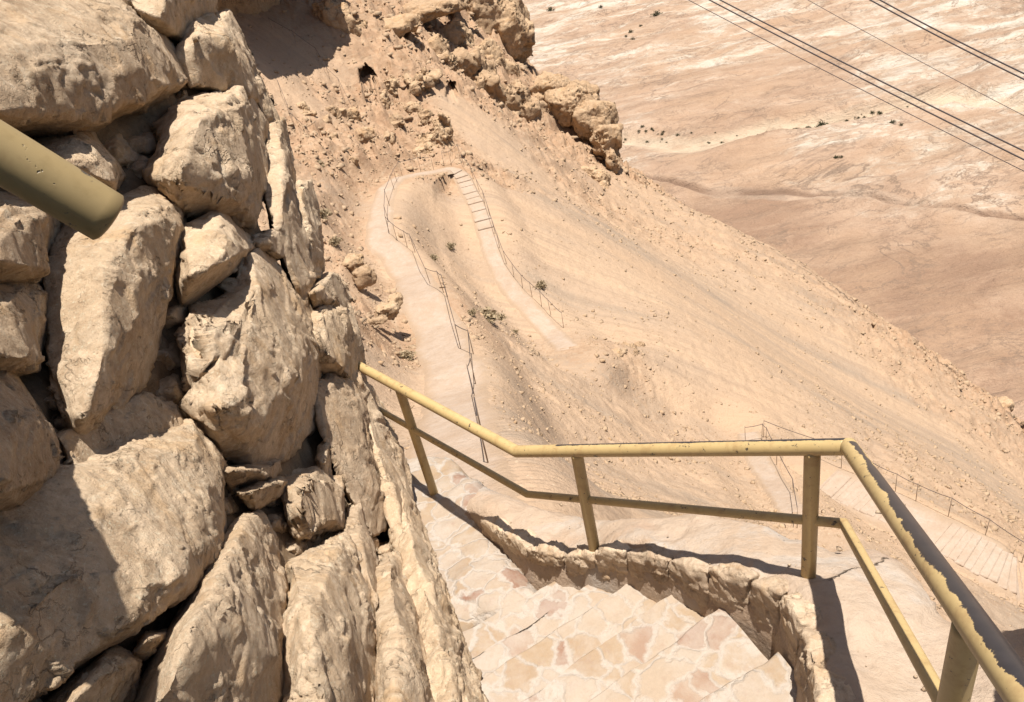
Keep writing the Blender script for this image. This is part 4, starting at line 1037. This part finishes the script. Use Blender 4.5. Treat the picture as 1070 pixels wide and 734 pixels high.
# overhanging cliff that throws the dark shadow at the top
def overhang():
    g0 = [hit(x, y) for x, y in ((236,38),(262,72),(290,92),(328,70),(368,46),(372,12),(250,10))]
    c = np.mean(g0, 0); pts = []
    for p in g0:
        q = p + np.array([.3, -.4, 6.8]); pts.append(q); pts.append(q + np.array([-.5, 2.5, 11]))
    h1 = [Vector(p - c) for p in pts]
    back_ = []
    for p in g0[-2:] + [g0[0]]:
        for dz in (-3, 12):
            for dy in (1.5, 9): back_.append(Vector(p - c + np.array([-1.5, dy, dz])))
    me = hulls_mesh([h1, back_], .16, 2); roughen(me, 4.0, .5, 4.4, .1, .3, .5); chisel(me, 1.6, 3.3, .9); chisel(me, .6, 5.3, .8)
    tag(link('rock_outcrop', me, M_CLIFF, None, c), 'overhanging dark cliff at the very top throwing a deep shadow on the slope', 'cliff')
overhang()
# unseen boulder added out of frame on the right: its overhang shades the ground inside the bend of the rail
def shade_boulder():
    sh = [lhit(*p) for p in ((1046, 662), (1100, 650), (1140, 720), (1140, 820), (1040, 820), (1042, 740))]
    c = np.mean(sh, 0); pts = []
    for p in sh:
        q = p + np.array([SUNT[0], SUNT[1], 1.]) * .62; pts += [Vector(q - c), Vector(q - c + np.array([.06, .0, .35]))]
    for p in ((1230, 640), (1290, 900)):
        q = lhit(*p); pts += [Vector(q - c + np.array([.25, 0, -.1])), Vector(q - c + np.array([.45, 0, .9]))]
    me = hulls_mesh([pts], .014, 1); chisel(me, .28, 3.3, .8); roughen(me, .3, .02, 9.1)
    tag(link('boulder', me, M_KERB, None, c), 'unseen boulder added past the right edge to shade the ledge beside the worn rail', 'boulder')
shade_boulder()

# ------------------------------------------------------------------ rubble scattered over the slope (uncountable)
def rubble():
    rng = np.random.RandomState(5); base = []
    for s in range(8):
        b = bmesh.new()
        for _ in range(11): v = rng.normal(size=3); b.verts.new(v / np.linalg.norm(v) * rng.uniform(.75, 1.15))
        bmesh.ops.convex_hull(b, input=b.verts); bmesh.ops.delete(b, geom=[v for v in b.verts if not v.link_faces], context='VERTS'); bmesh.ops.triangulate(b, faces=b.faces); b.verts.index_update()
        V = np.array([v.co[:] for v in b.verts]); Fc = np.array([[v.index for v in f.verts] for f in b.faces]); b.free()
        V = V * np.array([rng.uniform(.8, 1.4), rng.uniform(.6, 1.), rng.uniform(.45, .85)]); base.append((V, Fc))
    n = 210000; az = np.radians(rng.uniform(-30, 58, n)); r = np.exp(rng.uniform(math.log(12), math.log(105), n))
    xy = np.c_[np.sin(az) * r, np.cos(az) * r]
    P, rk, fe = terrain_points(xy); pd, pz, hw = near_path(xy)
    clump = fbm(np.c_[xy * .25, xy[:, :1] * 0], 3)
    keep = (np.min([np.linalg.norm(P[:, :2] - c[:2], axis=1) for c in CAVES], axis=0) > 1.6) & (rng.uniform(size=n) < np.clip(.17 + rk * 1.0 + clump * .7, .05, 1)) & (pd > hw + .1)
    P, r, rk = P[keep], r[keep], rk[keep]
    sz = (.015 + .024 * rng.pareto(1.9, len(P)).clip(0, 9)) * (.6 + 1.0 * rk) * (r / 35) ** .55
    VV, FF, o = [], [], 0
    for p, s in zip(P, sz):
        V, Fc = base[rng.randint(8)]; a = rng.uniform(0, 6.28); c_, s_ = math.cos(a), math.sin(a)
        W = V * s; W = np.c_[W[:, 0] * c_ - W[:, 1] * s_, W[:, 0] * s_ + W[:, 1] * c_, W[:, 2] * .8] + p
        VV.append(W); FF.append(Fc + o); o += len(V)
    me = mesh_from(np.concatenate(VV), np.concatenate(FF), 'rubble', False)
    tag(link('rubble', me, M_RUB), 'loose limestone rubble strewn over the slope below the rail', 'rubble', None, 'stuff')
rubble()

# ------------------------------------------------------------------ shrubs
def scrub_mesh(seed, rad, hgt, n=170):
    rng = np.random.RandomState(seed); VV, FF = [], []
    for k in range(n):
        a = rng.uniform(0, 6.28); u = rng.uniform(.15, 1) ** .6; el = rng.uniform(.15, 1.4)
        d = np.array([math.cos(a) * math.cos(el), math.sin(a) * math.cos(el), math.sin(el)])
        tip = d * np.array([rad, rad, hgt]) * u; st = tip * rng.uniform(.1, .55) + rng.normal(size=3) * .04 * rad
        w = np.cross(d, rng.normal(size=3)); w = w / np.linalg.norm(w) * rad * rng.uniform(.012, .03)
        o = len(VV) * 4; VV.append(np.array([st - w, st + w, tip + w * .5, tip - w * .5])); FF.append([o, o + 1, o + 2, o + 3])
        for j in range(3):
            c = st + (tip - st) * rng.uniform(.4, 1) + rng.normal(size=3) * .06 * rad; e1 = rng.normal(size=3) * rad * .05; e2 = rng.normal(size=3) * rad * .05
            o = len(VV) * 4; VV.append(np.array([c - e1, c - e2, c + e1, c + e2])); FF.append([o, o + 1, o + 2, o + 3])
    return mesh_from(np.concatenate(VV), FF, 'foliage', False)
shr = [(510,338,.55,'grey brown shrub clump beside the fence at the middle of the hairpin'),(522,334,.35,'smaller shrub touching the clump inside the hairpin'),(470,258,.35,'little dry shrub high inside the hairpin loop'),(457,288,.3,'little dry shrub inside the hairpin near the cable fence'),
       (566,307,.38,'round dry shrub outside the stepped leg of the path'),(332,174,.42,'greenish shrub on the rocky slope right of the wall top'),(337,230,.5,'dry twiggy bush growing behind the edge of the wall'),(351,256,.32,'low brown bush on the slope left of the path bend'),
       (417,352,.32,'dark tuft at the left edge of the near path'),(498,350,.25,'tiny shrub below the clump inside the hairpin'),(536,338,.22,'tiny isolated tuft right of the shrub clump')]
for i, (x, y, rd, lab) in enumerate(shr):
    P = hit(x, y); P[2] = ground(P[:2]); rd *= 1.35; me = scrub_mesh(i, rd, rd * .8)
    tag(link('shrub', me, M_BUSH, None, P - np.array([0, 0, .03])), lab, 'shrub')
# desert trees and bushes far below on the plain
def plain_at(px, py):
    p = atz(px, py, -300); az, lr, Z = PLAIN
    i = int(np.argmin(np.abs(az - math.atan2(p[0], p[1])))); j = int(np.argmin(np.abs(lr - math.log(math.hypot(p[0], p[1])))))
    return np.r_[p[:2], Z[i, j] - .2]
far_me = [scrub_mesh(100 + k, 1, 1.0, 60) for k in range(3)]
def far_bush(px, py, rd, label, group=None, name='desert_bush', cat='bush'):
    me = far_me[random.randrange(3)]; o = link(name, me, None, None, plain_at(px, py)); rd *= 1.9; o.scale = (rd * 1.25, rd, rd * .9); o.rotation_euler[2] = random.uniform(0, 6)
    tag(o, label, cat, group); return o
for me in far_me: me.materials.append(M_TREE)
far_bush(859, 137, 4.2, 'largest green desert tree in the dry wadi on the plain', None, 'desert_tree', 'tree')
far_bush(687, 26, 6.0, 'dark tree clump alone on the pale plain at the top', None, 'desert_tree', 'tree')
far_bush(577, 19, 5.0, 'dark flat tree clump beside the top of the cliff knob', None, 'desert_tree', 'tree')
far_bush(629, 19, 3.0, 'small dark tree between the two dark clumps at the top', None, 'desert_tree', 'tree')
rb = random.Random(3)
for k in range(46):
    t = rb.random(); x = 790 + 180 * t; y = 149 - 36 * t + rb.uniform(-4, 4)
    far_bush(x, y, rb.uniform(.6, 1.9), 'small dark bush in the speckled row along the dry wadi below the cables', 'bushes along the dry wadi')
for k in range(26):
    t = rb.random(); x = 650 + 140 * t; y = 147 - 1 * t + rb.uniform(-5, 5)
    far_bush(x, y, rb.uniform(.6, 1.7), 'small dark bush at the left end of the wadi row next to the ridge cliff', 'bushes at the left end of the wadi')
for (x, y, rd) in ((660,42,3.2),(670,36,2.2),(655,47,2.0),(662,50,2.6)):
    far_bush(x, y, rd, 'dark bush in the pale gully at the top of the plain', 'bushes in the pale gully')
for (x, y, rd) in ((931,145,2.0),(940,146,1.6),(873,176,1.8),(879,175,1.3)):
    far_bush(x, y, rd, 'dark bush by a white marl patch on the right of the plain', 'bushes by the marl patches')

# ------------------------------------------------------------------ aerial cables
def aerial(p0, p1, d0, d1, rad, label):
    a = at(*p0, d0); b = at(*p1, d1); u = b - a; s = a - u * .55; e = b + u * .8; pts = []
    for k in range(61):
        t = k / 60; pts.append(s + (e - s) * t - np.array([0, 0, 1.2 * 4 * t * (1 - t) - 1.2 * 4 * .24 * .0 - 1.14]) * .5)
    L = pts[0]
    tag(link('aerial_cable', tube_mesh([p - L for p in pts], rad, 8, 50.), M_STEEL, None, L), label, 'cable', 'aerial cables')
aerial((749,0),(1069,158), 75, 60, .062, 'upper thick cable of the left pair crossing the top right')
aerial((738,0),(1069,167), 75, 60, .062, 'lower thick cable of the left pair crossing the top right')
aerial((716,0),(1069,179), 75, 60, .032, 'thin cable running just below the left pair of thick cables')
aerial((916,0),(1069,77), 75, 66, .066, 'upper thick cable of the pair in the top right corner')
aerial((906,0),(1069,83), 75, 66, .066, 'lower thick cable of the pair in the top right corner')
aerial((841,0),(1069,121), 78, 66, .026, 'thin faint cable midway between the two pairs of thick cables')

# ================================================================== LIGHT, WORLD, CAMERA
SUN = Vector((SUNT[0], SUNT[1], 1.0)).normalized()
elev = math.asin(SUN.z); azim = math.atan2(SUN.x, SUN.y)
ld = bpy.data.lights.new('sun', 'SUN'); ld.energy = 4.6; ld.angle = R(.53); ld.color = (1.0, .955, .885)
lo = bpy.data.objects.new('sun', ld); COL.objects.link(lo); lo.rotation_euler = SUN.to_track_quat('Z', 'Y').to_euler(); lo.location = (0, 0, 40)
w = bpy.data.worlds.new('World'); SC.world = w; w.use_nodes = True; nt = w.node_tree
bg = nt.nodes['Background']; sky = nt.nodes.new('ShaderNodeTexSky'); sky.sky_type = 'NISHITA'; sky.sun_disc = False
sky.sun_elevation = elev; sky.sun_rotation = azim; sky.dust_density = 2.0; sky.altitude = 0
nt.links.new(sky.outputs[0], bg.inputs[0]); bg.inputs[1].default_value = .05

cam = bpy.data.cameras.new('camera'); co = bpy.data.objects.new('camera', cam); COL.objects.link(co)
cam.sensor_fit = 'HORIZONTAL'; cam.sensor_width = 36; cam.lens = 36 * F / 1070; cam.clip_start = .05; cam.clip_end = 20000
M_ = Matrix(((RT[0], UP[0], -FW[0], 0), (RT[1], UP[1], -FW[1], 0), (RT[2], UP[2], -FW[2], 0), (0, 0, 0, 1)))
co.matrix_world = M_; SC.camera = co
vs = SC.view_settings; vs.view_transform = 'Standard'; vs.look = 'None'; vs.exposure = .88; vs.gamma = 1
try: vs.use_curve_mapping = False
except Exception: pass
SC.cycles.max_bounces = 6; SC.cycles.diffuse_bounces = 3
